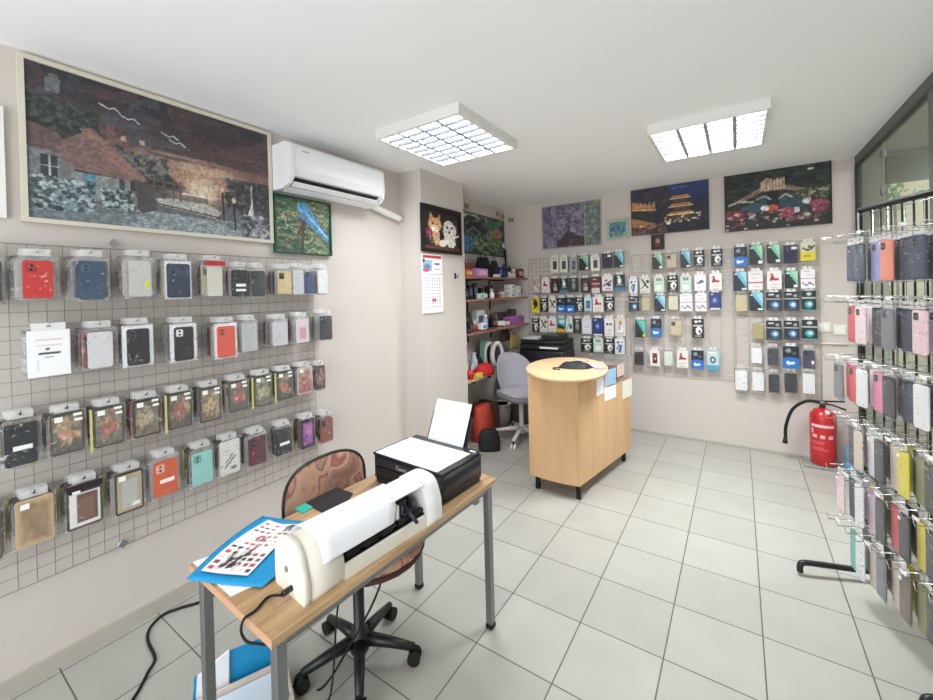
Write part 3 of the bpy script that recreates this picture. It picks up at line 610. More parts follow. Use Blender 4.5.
# papers and mats on the desk
tag(MB().slab([(p.x,p.y) for p in (atz(193,563,TZ),atz(231,597,TZ),atz(276,576,TZ),atz(236,547,TZ))],TZ+.0005,TZ+.0035,M_PAPER).build('paper_sheet'),'white paper under the blue mat at the near end of the desk','paper')
mA,mB,mC,mD=Vector((-1.338,.508,0)),Vector((-1.124,.613,0)),Vector((-1.19,.955,0)),Vector((-1.45,.80,0))
def patch(A,B,C,D,z):
    def f(u,v):
        p=A.lerp(B,u).lerp(D.lerp(C,u),v)
        p.z=z+.018*max(0,(1-u*2))**1.5*(.3+.7*v)+.004*math.sin(v*3.1)
        p.x+=-.015*math.sin(v*3.14)*(1-u)
        return p
    return f
BLUE=mat('cutting_mat_blue','1795cc',.5)
t=thing('cutting_mat','bright blue cutting mat with a sticker sheet on it, under the plotter','mat',(0,0,0))
MB().surf(patch(mA,mB,mC,mD,TZ+.0075),14,18,BLUE,t=.002).build('mat',t)
c=Cv(46,60,'f4f2f0',31)
for r in range(11):
    for q in range(6):
        x=.06+.155*q+.02*c.rs.rand(); y=.05+.085*r
        k=c.rs.randint(6); c.rect(x,y,x+.10,y+.045,['c83a44','26242a','e8d8d0','8a2a34','5a5a60','f4f2f0'][k],.9)
c.blot(30,.2,.1,.6,.4,.035,['201c20','3a3438','d8d4d4','7a3a40']); c.blot(20,.35,.35,.6,.65,.03,['b83444','f0e8e8','7a2430']); c.blot(16,.7,.82,.95,.95,.04,['3a3a40','8a9098'])
sA,sB,sC,sD=[Vector((p.x,p.y,0)) for p in (atz(200,573,TZ+.012),atz(249,576.5,TZ+.012),atz(301,524.5,TZ+.012),atz(268,523,TZ+.02))]
fn=patch(sA,sB,sC,sD,TZ+.0125)
me=c.mesh('sticker_sheet',1,1,M_PRINT)
for v in me.vertices:
    u_,v_=v.co.x+.5,v.co.z+.5; v.co=fn(u_*.96+.02,v_)+Vector((0,0,.002))
t2=mobj('sticker_sheet',me); tag(t2,'white sheet of red and black stickers lying on the blue mat','sticker sheet')
pts=[atz(*p,TZ) for p in ((306,503.5),(336.5,488.5),(353,494.5),(334,520))]
t=thing('folder','black folder with a teal edge on the desk behind the draped paper','folder',(0,0,0))
MB().slab([(p.x,p.y) for p in pts],TZ+.0005,TZ+.006,mat('folder_black','1e2026',.5)).build('cover',t)
pts=[atz(*p,TZ) for p in ((294.5,509.5),(305.5,504),(313,508),(303,514))]
MB().slab([(p.x,p.y) for p in pts],TZ+.0005,TZ+.005,mat('teal_edge','2fb7a6',.5)).build('teal_edge',t)
# boxes and folders on the floor under the near end
def vq(px_,py_,P,N): return hit(px_,py_,P,N)
TU=Vector((-.4,-.92,0)).normalized(); TV=Vector((.92,-.4,0)).normalized()
e1=atz(286,660,.05); e1.z=0
NN=TV.copy(); PP=e1-TV*.012
def upright(name,pix,th,m,label,cat,back=0):
    q=[hit(x,y,Vector(PP)-NN*back,NN) for x,y in pix]; b=MB()
    for p in q: p.z=max(p.z,.003)
    a=[b.bm.verts.new(p) for p in q]; c_=[b.bm.verts.new(p-NN*th) for p in q]; n=len(q)
    fs=[b.bm.faces.new(a),b.bm.faces.new(c_[::-1])]+[b.bm.faces.new((a[i],c_[i],c_[(i+1)%n],a[(i+1)%n])) for i in range(n)]
    for f in fs: f.material_index=b._mi(m)
    o=b.build(name)
    return tag(o,label,cat) if label else o
o=upright('folder_front',[(197,678),(229,651),(228,698),(226,722),(196,745)],.010,M_PAPER,None,None)
t=thing('ring_binder','white binder with a blue spine standing under the desk','binder',(0,0,0)); o.name='cover'; o.parent=t
o=upright('spine',[(194,679.5),(197,677),(196,746),(193,748)],.012,BLUE,None,None,-.0005); o.parent=t
q=hit(206,686,Vector(PP)+NN*.001,NN); b=MB(); b.lathe([(.012,0),(.012,.001)],mat('emblem_blue','2f7fb4',.5),seg=14,M4=Matrix.Rotation(math.radians(90),4,'Y')); o=b.build('emblem',t); o.location=q; o.rotation_euler=(0,0,math.atan2(TV.y,TV.x))
upright('plastic_folder',[(229.5,651),(272,634),(276,668),(271,671),(230,697)],.004,BLUE,'bright blue plastic sheet standing behind the white binder under the desk','folder',.013)
tc_=e1+TU*.175+TV*.09; tra=math.atan2(TV.y,TV.x)
t=thing('storage_tray','shallow white open tray standing on the floor under the desk','tray',(tc_.x,tc_.y,0),tra)
b=MB(); b.b2((-.09,-.175,.0),(.09,.175,.01),mat('tray_white','e9edf2',.4)); b.build('bottom',t)
for a_,c_ in (((-.09,-.175,.01),(.09,-.165,.06)),((-.09,.165,.01),(.09,.175,.06)),((-.09,-.165,.01),(-.08,.165,.06)),((.08,-.165,.01),(.09,.165,.06))): MB().b2(a_,c_,mat('tray_rim','d2c4ba',.5),.002).build('side_wall',t)
tag(MB().box((tc_.x,tc_.y,.026),(.15,.30,.03),mat('pale_blue_paper','d4e2ee',.7),Matrix.Rotation(tra,3,'Z')).build('paper_stack'),'pale blue papers lying in the white tray under the desk','paper')
# ================================================================== CHAIRS
def star_base(t,m,mc,R=.27,hz=.09,post=.40,phase=0,hub=.032):
    MB().lathe([(hub,hz-.03),(hub+.008,hz),(hub,hz+.05),(.022,hz+.06),(.022,post)],m,seg=16).build('gas_column',t)
    for k in range(5):
        a=phase+k*2*math.pi/5; dx,dy=math.cos(a),math.sin(a)
        l=MB().tube([(dx*.02,dy*.02,hz+.018),(dx*R*.55,dy*R*.55,hz+.006),(dx*R,dy*R,hz-.012)],[.026,.02,.015],m,8).build('base_leg',t)
        w=MB(); px_,py_=-dy,dx
        for s_ in (-1,1): w.tube([(dx*R+px_*.006*s_,dy*R+py_*.006*s_,.027),(dx*R+px_*.024*s_,dy*R+py_*.024*s_,.027)],.026,mc,12)
        w.tube([(dx*R,dy*R,.03),(dx*R,dy*R,hz-.02)],.008,M_BLKMETAL,6)
        w.build('caster',l)
def fabric_print():
    m=bpy.data.materials.new('printed_fabric'); m.use_nodes=True; nt=m.node_tree; b=nt.nodes['Principled BSDF']; L=nt.links.new
    tc=nt.nodes.new('ShaderNodeTexCoord'); n=nt.nodes.new('ShaderNodeTexNoise'); n.inputs['Scale'].default_value=5; n.inputs['Distortion'].default_value=1.6; n.inputs['Detail'].default_value=1
    L(tc.outputs['Object'],n.inputs[0]); cr=nt.nodes.new('ShaderNodeValToRGB'); e=cr.color_ramp.elements
    e[0].position=.36; e[0].color=(*lin('9c6f66'),1); e[1].position=.66; e[1].color=(*lin('c59a82'),1)
    for p,c_ in ((.44,'b48e7c'),(.475,'74524a'),(.485,'c09a84'),(.56,'cda58c'),(.6,'a0605c')):
        q=e.new(p); q.color=(*lin(c_),1)
    L(n.outputs['Fac'],cr.inputs[0]); L(cr.outputs[0],b.inputs['Base Color']); b.inputs['Roughness'].default_value=.8; return m
M_FAB=fabric_print()
bz=Vector((-1.291,1.095,0))
t=thing('swivel_chair','swivel chair with brown patterned fabric back and black five-star base at the desk','chair',bz,0)
star_base(t,M_BLACK,M_RUBBER,.222,.075,.43,math.radians(30),.036)
M_RED=mat('seat_shell','4a2826',.6)
sx_,sy_=.05,.02
MB().slab([(x*.5,y*.5) for x,y in rrect(.44,.44,.16,.1,.04,5)],.425,.44,M_BLKMETAL).build('seat_plate',t)
MB().lathe([(.02,.44),(.17,.443),(.215,.458),(.222,.472),(.21,.478)],M_RED,(sx_,sy_,0),24).build('seat_shell',t)
MB().lathe([(.21,.478),(.222,.488),(.215,.51),(.17,.525),(.0,.528)],M_FAB,(sx_,sy_,0),24).build('seat_cushion',t)
# backrest (curved panel facing +x)
bang=math.radians(3)
def bk(th):
    def f(r,v):
        a=v*2*math.pi; n_=2/3.4; cc,ss=math.cos(a),math.sin(a)
        Y=r*math.copysign(abs(cc)**n_,cc); Z=r*math.copysign(abs(ss)**n_,ss)
        return Vector((-.205-.03*(Z*.14)+.045*Y*Y+th*(1-r**4), .212*Y, .632+.142*Z+.010*(1-Y*Y)))
    return f
b=MB(); b.surf(bk(.012),8,40,M_FAB); bmesh.ops.remove_doubles(b.bm,verts=b.bm.verts[:],dist=.0002); o=b.build('backrest_pad',t); o.rotation_euler=(0,0,bang)
b=MB(); b.surf(lambda u,v: bk(-.016)(u,v)+Vector((-.004,0,0)),8,40,M_BLACK); bmesh.ops.remove_doubles(b.bm,verts=b.bm.verts[:],dist=.0002); o=b.build('backrest_shell',t); o.rotation_euler=(0,0,bang)
ed=[bk(0)(1,i/48)+Vector((-.002,0,0)) for i in range(48)]
o=MB().tube(ed,.0065,M_BLACK,6,closed=True).build('backrest_piping',t); o.rotation_euler=(0,0,bang)
MB().tube(spline([(0,0,.435),(-.16,0,.43),(-.235,0,.47),(-.24,0,.60)],5),.014,M_BLKMETAL,8).build('back_support',t)
# grey office chair in the alcove
ca=math.radians(-28)
t=thing('office_chair','grey upholstered office chair with a white five-star base behind the counter','chair',(-1.80,3.62,0),ca)
M_GREY=mat('grey_upholstery','9c9aa2',.85,bump=.15,bscale=200); M_GREYD=mat('grey_upholstery_dark','77757c',.85)
star_base(t,mat('chair_base_white','e2e2e0',.4),M_WHITE,.28,.10,.40,math.radians(20),.026)
MB().lathe([(.018,.30),(.018,.41)],M_BLKMETAL,seg=10).build('piston',t)
b=MB(); b.slab(rrect(.46,.44,.13,.03,0,5),.43,.475,M_GREYD,True); b.build('seat_base',t)
def seat(u,v):
    a=(u-.5)*2;c_=(v-.5)*2; return Vector((.03+a*.22*(1-.15*abs(c_)**3),c_*.215*(1-.12*abs(a)**3),.476+.03*(1-abs(a)**4)*(1-abs(c_)**4)))
MB().surf(seat,12,12,M_GREY,t=-.01).build('seat_cushion',t)
def bk2(th):
    def f(r,v):
        a=v*2*math.pi; cc,ss=math.cos(a),math.sin(a); n_=2/2.6
        Y=r*math.copysign(abs(cc)**n_,cc); Z=r*math.copysign(abs(ss)**n_,ss); wv=1-.10*max(0,Z)
        return Vector((-.205-.03*Z+.13*abs(Y)**2.2*(1-.2*Z)+th*(1-r**5),.218*Y*wv,.645+.195*Z))
    return f
b=MB(); b.surf(bk2(.012),8,40,M_GREY); b.surf(bk2(-.035),8,40,M_GREY); bmesh.ops.remove_doubles(b.bm,verts=b.bm.verts[:],dist=.0003); b.build('backrest',t)
MB().box((.0,.0,.42),(.2,.12,.03),M_BLKMETAL,bev=.006).build('tilt_mechanism',t)
MB().tube([(.05,-.06,.415),(.06,-.2,.40)],.006,M_WHITE,6).build('lever',t)
# ================================================================== COUNTER
t=thing('reception_counter','beech reception counter with rounded top, glass display end and black legs','counter',(0,0,0))
BP=[(-1.318,2.80),(-1.316,2.765),(-1.22,2.748),(-1.12,2.742),(-1.02,2.746),(-.936,2.763),(-.858,3.215),(-1.22,3.28)]
MB().slab(BP,.1,.845,M_BEECH).build('cabinet_front',t)
RP=[(-1.22,3.281),(-.858,3.216),(-.783,3.66),(-1.14,3.725)]
MB().slab(RP,.1,.70,M_BEECH).build('cabinet_rear',t)
ec=Vector((-1.125,3.07)); ea,eb=.455,.305; ed_=Vector((-.27,.963)); en=Vector((.963,.27))
E_=[tuple(ec+ed_*ea*math.cos(a)+en*eb*math.sin(a)) for a in [2*math.pi*k/48 for k in range(48)]]
MB().slab(E_,.8455,.87,mat('beech_top','e2bd94',.35,noise=.05,nscale=6),True).build('counter_top',t)
for x,y in ((-1.262,2.79),(-.955,2.79),(-.835,3.60),(-1.1,3.66)): MB().box((x,y,.05),(.03,.03,.1),M_BLKMETAL,bev=.002).build('leg',t)
# glass display case on the rear part
gz0,gz1=.7005,.885
def wallq(p,q,z0,z1,m,nm,th=.005):
    p=Vector((*p,0));q=Vector((*q,0)); d=(q-p).normalized(); n=Vector((d.y,-d.x,0))*th
    MB().slab([(p.x,p.y),(q.x,q.y),(q.x-n.x,q.y-n.y),(p.x-n.x,p.y-n.y)],z0,z1,m).build(nm,t)
sd=Vector((.0755,.444)).normalized()
wallq((-.858,3.216),(-.783,3.66),gz0,gz1,M_DGLASS,'display_glass'); wallq((-.783,3.66),(-1.14,3.725),gz0,gz1,M_DGLASS,'display_glass')
MB().slab([(-1.10,3.54),(-.80,3.485),(-.778,3.665),(-1.14,3.73)],gz1,gz1+.006,M_DGLASS).build('glass_top',t)
MB().slab([(-1.165,3.30),(-.866,3.24),(-.795,3.65),(-1.13,3.71)],.70,.712,mat('display_lining','b08f7c',.7)).build('display_shelf',t)
for k,(x,y,cc) in enumerate(((-1.0,3.36,'b07a6a'),(-.9,3.33,'d8c8b8'),(-.88,3.48,'7a4a44'),(-.98,3.5,'c9a08c'),(-.86,3.6,'8a6a5c'),(-1.02,3.6,'e0d4c8'))):
    tt=thing('accessory_box',['terracotta','off-white','maroon','sand-coloured','brown','ivory'][k]+' small box inside the glass display end of the counter','box',(x,y,.712),.17)
    MB().box((0,0,.04+.01*(k%3)),(.07,.05,.08+.02*(k%3)),mat('box_'+cc,cc,.6),bev=.002).build('carton',tt)
    MB().box((0,-.0255,.05),(.05,.001,.03),M_PAPER).build('label',tt)
CN=Vector((.986,-.169,0)).normalized(); CP=Vector((-.936,2.763,0))
def onside(name,pix,m,label,cat,off=.004,cv=None):
    q=[hit(x,y,CP+CN*off,CN) for x,y in pix]; b=MB(); a=[b.bm.verts.new(p) for p in q]; c_=[b.bm.verts.new(p-CN*.0015) for p in q]
    n=4; fs=[b.bm.faces.new(a),b.bm.faces.new(c_[::-1])]+[b.bm.faces.new((a[i],c_[i],c_[(i+1)%n],a[(i+1)%n])) for i in range(n)]
    for f in fs: f.material_index=b._mi(m)
    return tag(b.build(name),label,cat)
onside('notice_sheet',[(596.5,378.5),(603.5,375),(603.5,393),(596.5,396.5)],M_PAPER,'narrow white notice on the counter side, nearest the corner','notice')
onside('notice_sheet',[(605,370.5),(616,367.5),(616,383),(605,386.5)],mat('notice_blue','9fbfdc',.6,noise=.3,nscale=60),'pale blue notice on the counter side above a white one','notice')
onside('notice_sheet',[(604.5,388),(616,384.5),(616,397),(604.5,401.5)],M_PAPER,'white notice on the counter side below the pale blue one','notice')
onside('notice_sheet',[(617,365.5),(624,363),(624,374.5),(617,377.5)],mat('notice_pink','dcc0b4',.6,noise=.2,nscale=50),'small pinkish notice on the counter display glass','notice')
onside('notice_sheet',[(622.5,382),(632,378),(632,395),(622.5,399.5)],mat('notice_ivory','eceedd',.6),'ivory notice at the far end of the counter side','notice')
# pouch and cards
p=atz(575,368,.87)
t=thing('waist_pouch','black zipped pouch lying on the round counter top','pouch',(p.x,p.y,.87),math.radians(28))
def po(u,v):
    a=(u-.5)*2;b_=(v-.5)*2; w=(1-abs(a)**2.6); return Vector((a*.135,b_*.065*max(.08,w)*(1+.35*a),0.002+.052*max(0,(1-abs(b_)**2.2))*max(.05,w)*(1+.12*math.sin(9*a+3*b_))))
MB().surf(po,18,10,mat('pouch_black','15161b',.6,bump=.6,bscale=40)).surf(lambda u,v:Vector((po(u,v).x,po(u,v).y,.001)),18,10,M_BLACK).build('bag_body',t)
MB().tube(spline([(-.12,.0,.012),(-.02,-.01,.056),(.1,.01,.05)],5),.003,M_CHROME,5).build('zip',t)
MB().tube(spline([(-.13,0,.004),(-.17,-.02,.004),(-.16,-.06,.004),(-.12,-.07,.004)],5),.005,M_BLACK,5).build('strap',t)
for k,(x,y,cc,nm) in enumerate(((594,365.5,'e6bcd0','pink'),(599,368,'dca8c4','deeper pink'))):
    p=atz(x,y,.872); tag(MB().box((p.x,p.y,.873+.004*k),(.07,.10,.005),mat('card_pink'+str(k),cc,.5),Matrix.Rotation(.4+.5*k,3,'Z')).build('card_stack'),nm+' card stack beside the black pouch on the counter','card')
# ================================================================== ALCOVE SHELVES
M_SH=wood('shelf_wood','8d6250','a87a64',8,'Y',.5)
def shelf(z,x1,label,m=M_SH,y0=3.105,y1=YB-.003,th=.018):
    t=thing('wall_shelf',label,'shelf',(XA,0,z)); MB().b2((.001,y0,-th),(x1-XA,y1,0),m,).build('shelf_board',t)
    return t
SX=-2.075
Z1,Z2,Z3,Z4=1.618,1.400,1.085,.655
for z,l in ((Z1,'top brown alcove shelf holding a pink box and dark bags'),(Z2,'second alcove shelf holding small phones and white boxes'),(Z3,'third alcove shelf holding cables and a purple basket')):
    t=shelf(z,SX,l)
    for y in (3.55,4.02):
        b=MB(); b.b2((.002,y-.009,-.14),(.012,y+.009,-.0205),M_BLKMETAL); b.b2((.012,y-.006,-.03),(.2,y+.006,-.0205),M_BLKMETAL)
        b.build('bracket',t)
t=shelf(Z4,-2.07,'low pale wood work shelf in the alcove with red things on it',wood('worktop','b89a7c','d2b594',8,'Y',.45),y1=3.58,th=.025)
for y in (3.2,3.5): MB().b2((.012,y-.01,-.045),(.3,y+.01,-.0255),M_BLKMETAL).b2((.002,y-.01,-.25),(.0115,y+.01,-.0255),M_BLKMETAL).build('bracket',t)
def sx(px_,Z,dx=0,):   # y on a shelf from a photo column
    return atx(px_,300,-2.2+dx).y
def small(kind,px_,Z,w,d,h,col,label,x=-2.21,cat=None,cyl=False,rough=.5,lid=None,wobble=0):
    x=x+.02; w*=1.12; h*=1.1 if 'stack' not in label and 'pair' not in label else 1
    y=min(max(atx(px_,300,x).y,3.12+w/2),YB-.006-w/2); t=thing(kind,label,cat or kind.split('_')[-1],(x,y,Z),math.radians(90))
    m=mat('item_'+col,col,rough)
    if cyl:
        MB().lathe([(w*.42,0),(w*.5,h*.05),(w*.5,h*.7),(w*.3,h*.85),(w*.28,h)],m,seg=14).build('container',t)
        if lid: MB().lathe([(w*.3,h),(w*.3,h+.02)],mat('item_'+lid,lid,.5),seg=12).build('cap',t)
    else:
        MB().box((0,0,h/2),(w,d,h),m,bev=min(.006,h*.12,w*.12)).build('body',t)
        if lid: MB().box((0,-d/2-.001,h*.5),(w*.7,.002,h*.45),mat('item_'+lid,lid,.5)).build('front_label',t)
    return t
# top shelf
def softbag(kind,px_,Z,w,d,h,col,label,x=-2.22,handle=True,seed=1,top=.75):
    y=min(max(atx(px_,300,x).y,3.12+w/2),YB-.01-w/2); t=thing(kind,label,'bag',(x,y,Z),math.radians(90)); m=mat('cloth_'+col,col,.75,noise=.2,nscale=25,bump=.5,bscale=30); r=random.Random(seed)
    ring=[]; b=MB(); N=16
    for j in range(7):
        v=j/6; k=(1+.10*math.sin(v*3))*(1-(1-top)*v*v); zz=h*v
        ring.append([b.bm.verts.new((k*w/2*(abs(math.cos(a))**.6)*(1 if math.cos(a)>0 else -1)+r.uniform(-.004,.004),k*d/2*(abs(math.sin(a))**.6)*(1 if math.sin(a)>0 else -1)*(1-.5*v),zz+r.uniform(-.003,.003)*(j>0))) for a in [2*math.pi*i/N for i in range(N)]])
    mi=b._mi(m)
    for A_,B_ in zip(ring,ring[1:]):
        for i in range(N): f=b.bm.faces.new((A_[i],A_[(i+1)%N],B_[(i+1)%N],B_[i])); f.smooth=True; f.material_index=mi
    for R in (ring[0],ring[-1]): b.bm.faces.new(R).material_index=mi
    b.build('bag_body',t)
    if handle: MB().tube(spline([(-w*.22,0,h*.95),(-w*.15,0,h*1.2),(w*.15,0,h*1.2),(w*.22,0,h*.95)],5),.005,m,6).build('handle',t)
    return t
softbag('gift_bag',468,Z1,.15,.12,.14,'8a4436','dark red and gold gift bag at the left end of the top alcove shelf',seed=4)
small('gift_box',468,Z1+.0,.11,.05,.06,'b0683c','orange-brown small box in front of the red gift bag',x=-2.135,cat='box',lid='d8b070')
small('storage_box',481,Z1,.17,.07,.075,'c98fc4','pink plastic box on the top alcove shelf',x=-2.155,cat='box',lid='e0b8dc')
softbag('hand_bag',484,Z1,.26,.09,.22,'14161f','black soft bag behind the pink box on the top alcove shelf',x=-2.27,seed=5)
softbag('hand_bag',495,Z1,.13,.09,.19,'2a2b3c','dark grey bag right of the black one on the top alcove shelf',x=-2.25,seed=6)
def figurine(px_,Z,h,col,col2,label,x=-2.17):
    y=atx(px_,300,x).y; t=thing('toy_figure',label,'toy',(x,y,Z),math.radians(90)); m=mat('toy_'+col,col,.5); m2=mat('toy_'+col2,col2,.5)
    MB().lathe([(h*.20,0),(h*.24,h*.15),(h*.22,h*.38),(h*.12,h*.55)],m,seg=14,sy=.8).build('torso',t)
    MB().lathe([(.002,h*.52),(h*.14,h*.58),(h*.20,h*.75),(h*.15,h*.92),(.003,h)],m2,seg=14,sy=.9).build('head',t)
    for s_ in (-1,1):
        MB().tube([(s_*h*.18,0,h*.45),(s_*h*.28,-h*.08,h*.25)],h*.06,m,7).build('arm',t); MB().lathe([(.002,h*.88),(h*.06,h*.92),(h*.05,h*1.02),(.002,h*1.04)],m2,(s_*h*.12,0,0),8).build('ear',t)
figurine(505,Z1,.15,'2b3470','26306a','dark blue toy figure on the top alcove shelf')
figurine(510,Z1,.13,'e8e6e2','2a2a30','white and black toy figure right of the blue one')
figurine(514,Z1,.11,'f0eeea','e4e0dc','white toy figure beside the red framed picture on the shelf')
small('photo_frame',521,Z1,.12,.03,.10,'6a2a26','red framed small picture at the right end of the top shelf',x=-2.16,cat='frame',lid='c8b0a8')
small('charger_dock',497.5,Z1,.07,.05,.03,'eceae6','small white dock in front of the dark grey bag',x=-2.135,cat='dock',lid='c8c8c8')
tag(MB().tube([(XA+.08,4.30,Z1),(XA+.02,4.395,Z1+.36)],[.014,.011],M_BLACK,8).build('umbrella_stick'),'black stick leaning in the alcove corner above the shelves','stick')
t=thing('paper_flower','white paper flower on the alcove wall above the black stick','decoration',(XA+.004,4.36,Z1+.40),math.radians(90))
for k in range(6):
    a=k*math.pi/3; MB().lathe([(.002,0),(.014,.004),(.002,.008)],M_PAPER,(.018*math.cos(a),-.01,.018*math.sin(a)),8,Matrix.Rotation(math.radians(90),4,'X')).build('petal',t)
MB().lathe([(.009,0),(.002,.006)],mat('yellow_heart','d8c070',.6),(0,-.012,0),8,Matrix.Rotation(math.radians(90),4,'X')).build('heart',t)
# second shelf
for px_,h,cc,lb in ((466,.10,'2a2c30','dark handset at the left end of the second alcove shelf'),(470,.13,'17181c','tall black handset second from the left on the second alcove shelf'),(475,.145,'1b2024','tallest black handset on the second alcove shelf')): small('handset',px_,Z2,.045,.03,h,cc,lb,x=-2.17,cat='phone',lid='5a6a70')
small('cradle',479,Z2,.09,.08,.05,'c9d2d4','pale grey plastic cradle beside the tallest black handset',cat='cradle',x=-2.16,lid='8fb4b8')
small('teal_box',484,Z2,.06,.05,.055,'5f9aa4','teal small box right of the pale cradle on the second shelf',cat='box',x=-2.15,lid='d8e4e4')
small('phone_stand',490.5,Z2,.075,.03,.125,'1e1d1e','black phone stand with a pale screen on the second shelf',cat='stand',x=-2.19,lid='d6d2c4')
small('mug',492,Z2,.045,.045,.06,'f2f0ea','white mug in front of the black phone stand',cat='mug',x=-2.14,cyl=True)
small('card_box',498,Z2,.08,.06,.035,'6a3430','low maroon box in the middle of the second alcove shelf',cat='box',x=-2.15,lid='a08478')
small('card_box',502,Z2,.06,.05,.06,'d8d4cc','pale box right of the low maroon box on the second shelf',cat='box',x=-2.16,lid='b8b4ac')
k=0
for px_,dz,hh in ((510,0,.05),(510,.05,.045),(510,.095,.05),(516,0,.07),(516,.07,.06)):
    small('card_box',px_,Z2+dz,.10 if px_==510 else .085,.09,hh-.001,'e4e7e6','white box, '+['bottom','middle','top','lower','upper'][k]+(' of the left stack' if k<3 else ' of the right pair')+' at the right of the second shelf',cat='box',x=-2.17,lid=['9fb6b4','b8c8c0','a8bcc0','90a8b0','c0ccc8'][k]); k+=1
t=thing('desk_fan','small grey round device at the right end of the second shelf','device',(-2.15,4.335,Z2),math.radians(90))
MB().box((0,0,.01),(.07,.06,.018),M_WHITE,bev=.003).build('base',t); MB().lathe([(.045,0),(.045,.02)],mat('device_grey','9a9c9e',.5),(0,.0,.065),16,Matrix.Rotation(math.radians(90),4,'X')).build('ring',t); MB().lathe([(.025,0),(.02,.004)],M_BLACK,(0,-.02,.065),14,Matrix.Rotation(math.radians(90),4,'X')).build('lens',t)
# third shelf
small('card_box',465,Z3,.07,.06,.17,'1c2126','tall black box at the left end of the third alcove shelf',cat='box',x=-2.23,lid='3a4a58')
small('card_box',478,Z3,.14,.07,.18,'d6dadc','big white printed box standing on the third alcove shelf',cat='box',x=-2.26,lid='6a7a80')
figurine(474,Z3,.11,'b8342c','e8d8cc','small red toy figure on the third alcove shelf')
small('card_box',469,Z3,.06,.05,.09,'24262a','short black box in front of the tall one on the third shelf',cat='box',x=-2.15,lid='54585c')
small('spray_bottle',484.5,Z3,.05,.05,.12,'9ab0c8','pale blue bottle on the third alcove shelf',cat='bottle',x=-2.17,cyl=True,lid='e8eaec')
small('keyboard',486,Z3,.24,.06,.012,'5a4038','flat dark brown tray lying along the front of the third shelf',cat='tray',x=-2.14)
small('card_box',492,Z3,.08,.06,.09,'1d1a22','black box with a pink mark on the third alcove shelf',cat='box',x=-2.22,lid='8a4a5c')
def coil(px_,Z,label,m,x=-2.17,R=.05,z0=.004,n=3,r=.004,seed=0):
    y=atx(px_,300,x).y; rr=random.Random(seed); P=[]
    for k in range(n*12+1):
        a=k/12*2*math.pi; P.append((x+(R*.8+rr.uniform(-.006,.006))*math.cos(a),y+(R+rr.uniform(-.01,.01))*math.sin(a),Z+z0+r+k*r*2.1/12))
    return tag(MB().tube(P,r,m,6).build('cable_coil'),label,'cable')
coil(500,Z3,'coiled white cable on the third alcove shelf',M_WHITE,R=.055,n=4,r=.006,seed=1)
coil(505,Z3,'coiled white cable right of the first one on the third shelf',mat('cable_cream','e4e2dc',.5),R=.05,n=3,r=.006,x=-2.15,seed=2)
coil(500,Z3,'heap of dark grey cables at the back of the third shelf',mat('cable_dark','3e3438',.6),x=-2.27,R=.07,n=8,r=.008,seed=3)
coil(512,Z3,'tangle of brownish cables behind the purple basket',mat('cable_brown','6a5450',.6),x=-2.29,R=.06,n=9,r=.008,seed=4)
yb=4.22; t=thing('storage_basket','purple plastic basket at the right end of the third alcove shelf','basket',(-2.185,yb,Z3),math.radians(90))
MB().b2((-.16,-.065,0),(.16,.065,.006),mat('basket_purple','9a5c9e',.5)).build('bottom',t)
for a_,b_ in (((-.16,-.065,.006),(.16,-.059,.085)),((-.16,.059,.006),(.16,.065,.085)),((-.16,-.059,.006),(-.154,.059,.085)),((.154,-.059,.006),(.16,.059,.085))): MB().b2(a_,b_,mat('basket_purple','9a5c9e',.5)).build('side_wall',t)
b=MB(); b.tube([(-.162,-.067,.085),(.162,-.067,.085),(.162,.067,.085),(-.162,.067,.085)],.005,mat('basket_rim','c48ac8',.5),6,closed=True); b.build('rim',t)
# more small clutter
for q in [('photo_frame',466,Z1+.0,.10,.02,.16,'c8b4a8','pale pink framed picture behind the red gift bag',-2.335,'frame','9a6a5c'),
 ('card_box',500,Z1,.05,.05,.11,'3a3f78','narrow blue box right of the dark grey bag on the top shelf',-2.22,'box','7a88c0'),
 ('card_box',474,Z1,.07,.05,.10,'a83a34','small red box behind the pink box on the top shelf',-2.29,'box','e0c0a0'),
 ('card_box',518,Z1,.06,.05,.07,'e8e4e0','small white box left of the red framed picture on the shelf',-2.24,'box','b04a4c'),
 ('phone_stand',481,Z2,.05,.04,.10,'26282c','small black stand behind the pale grey cradle',-2.26,'stand','707880'),
 ('handset',487,Z2,.05,.03,.12,'22262a','black handset behind the teal small box',-2.27,'phone','4a6068'),
 ('card_box',504,Z2,.08,.05,.10,'c8c4ba','beige box at the back of the second shelf, beside the white stacks',-2.29,'box','8a8478'),
 ('adapter',463,Z3+0,.05,.05,.05,'15171b','small black adapter at the very left of the third shelf',-2.12,'adapter','3c4044'),
 ('card_box',482,Z3,.08,.05,.07,'e4e6ea','low white box in front of the big white printed box',-2.14,'box','6a88b0'),
 ('card_box',508,Z3,.09,.05,.08,'46424c','dark grey box behind the white coiled cables',-2.31,'box','8a8494'),
 ('card_box',495,Z3,.09,.05,.13,'7a6a64','brown box at the back of the third shelf, right of the black one',-2.31,'box','b0a098')]:
    k_,p_,Z_,w_,d_,h_,c_,l_,x_,cat_,ld_=q; small(k_,p_,Z_,w_,d_,h_,c_,l_,x=x_,cat=cat_,lid=ld_)
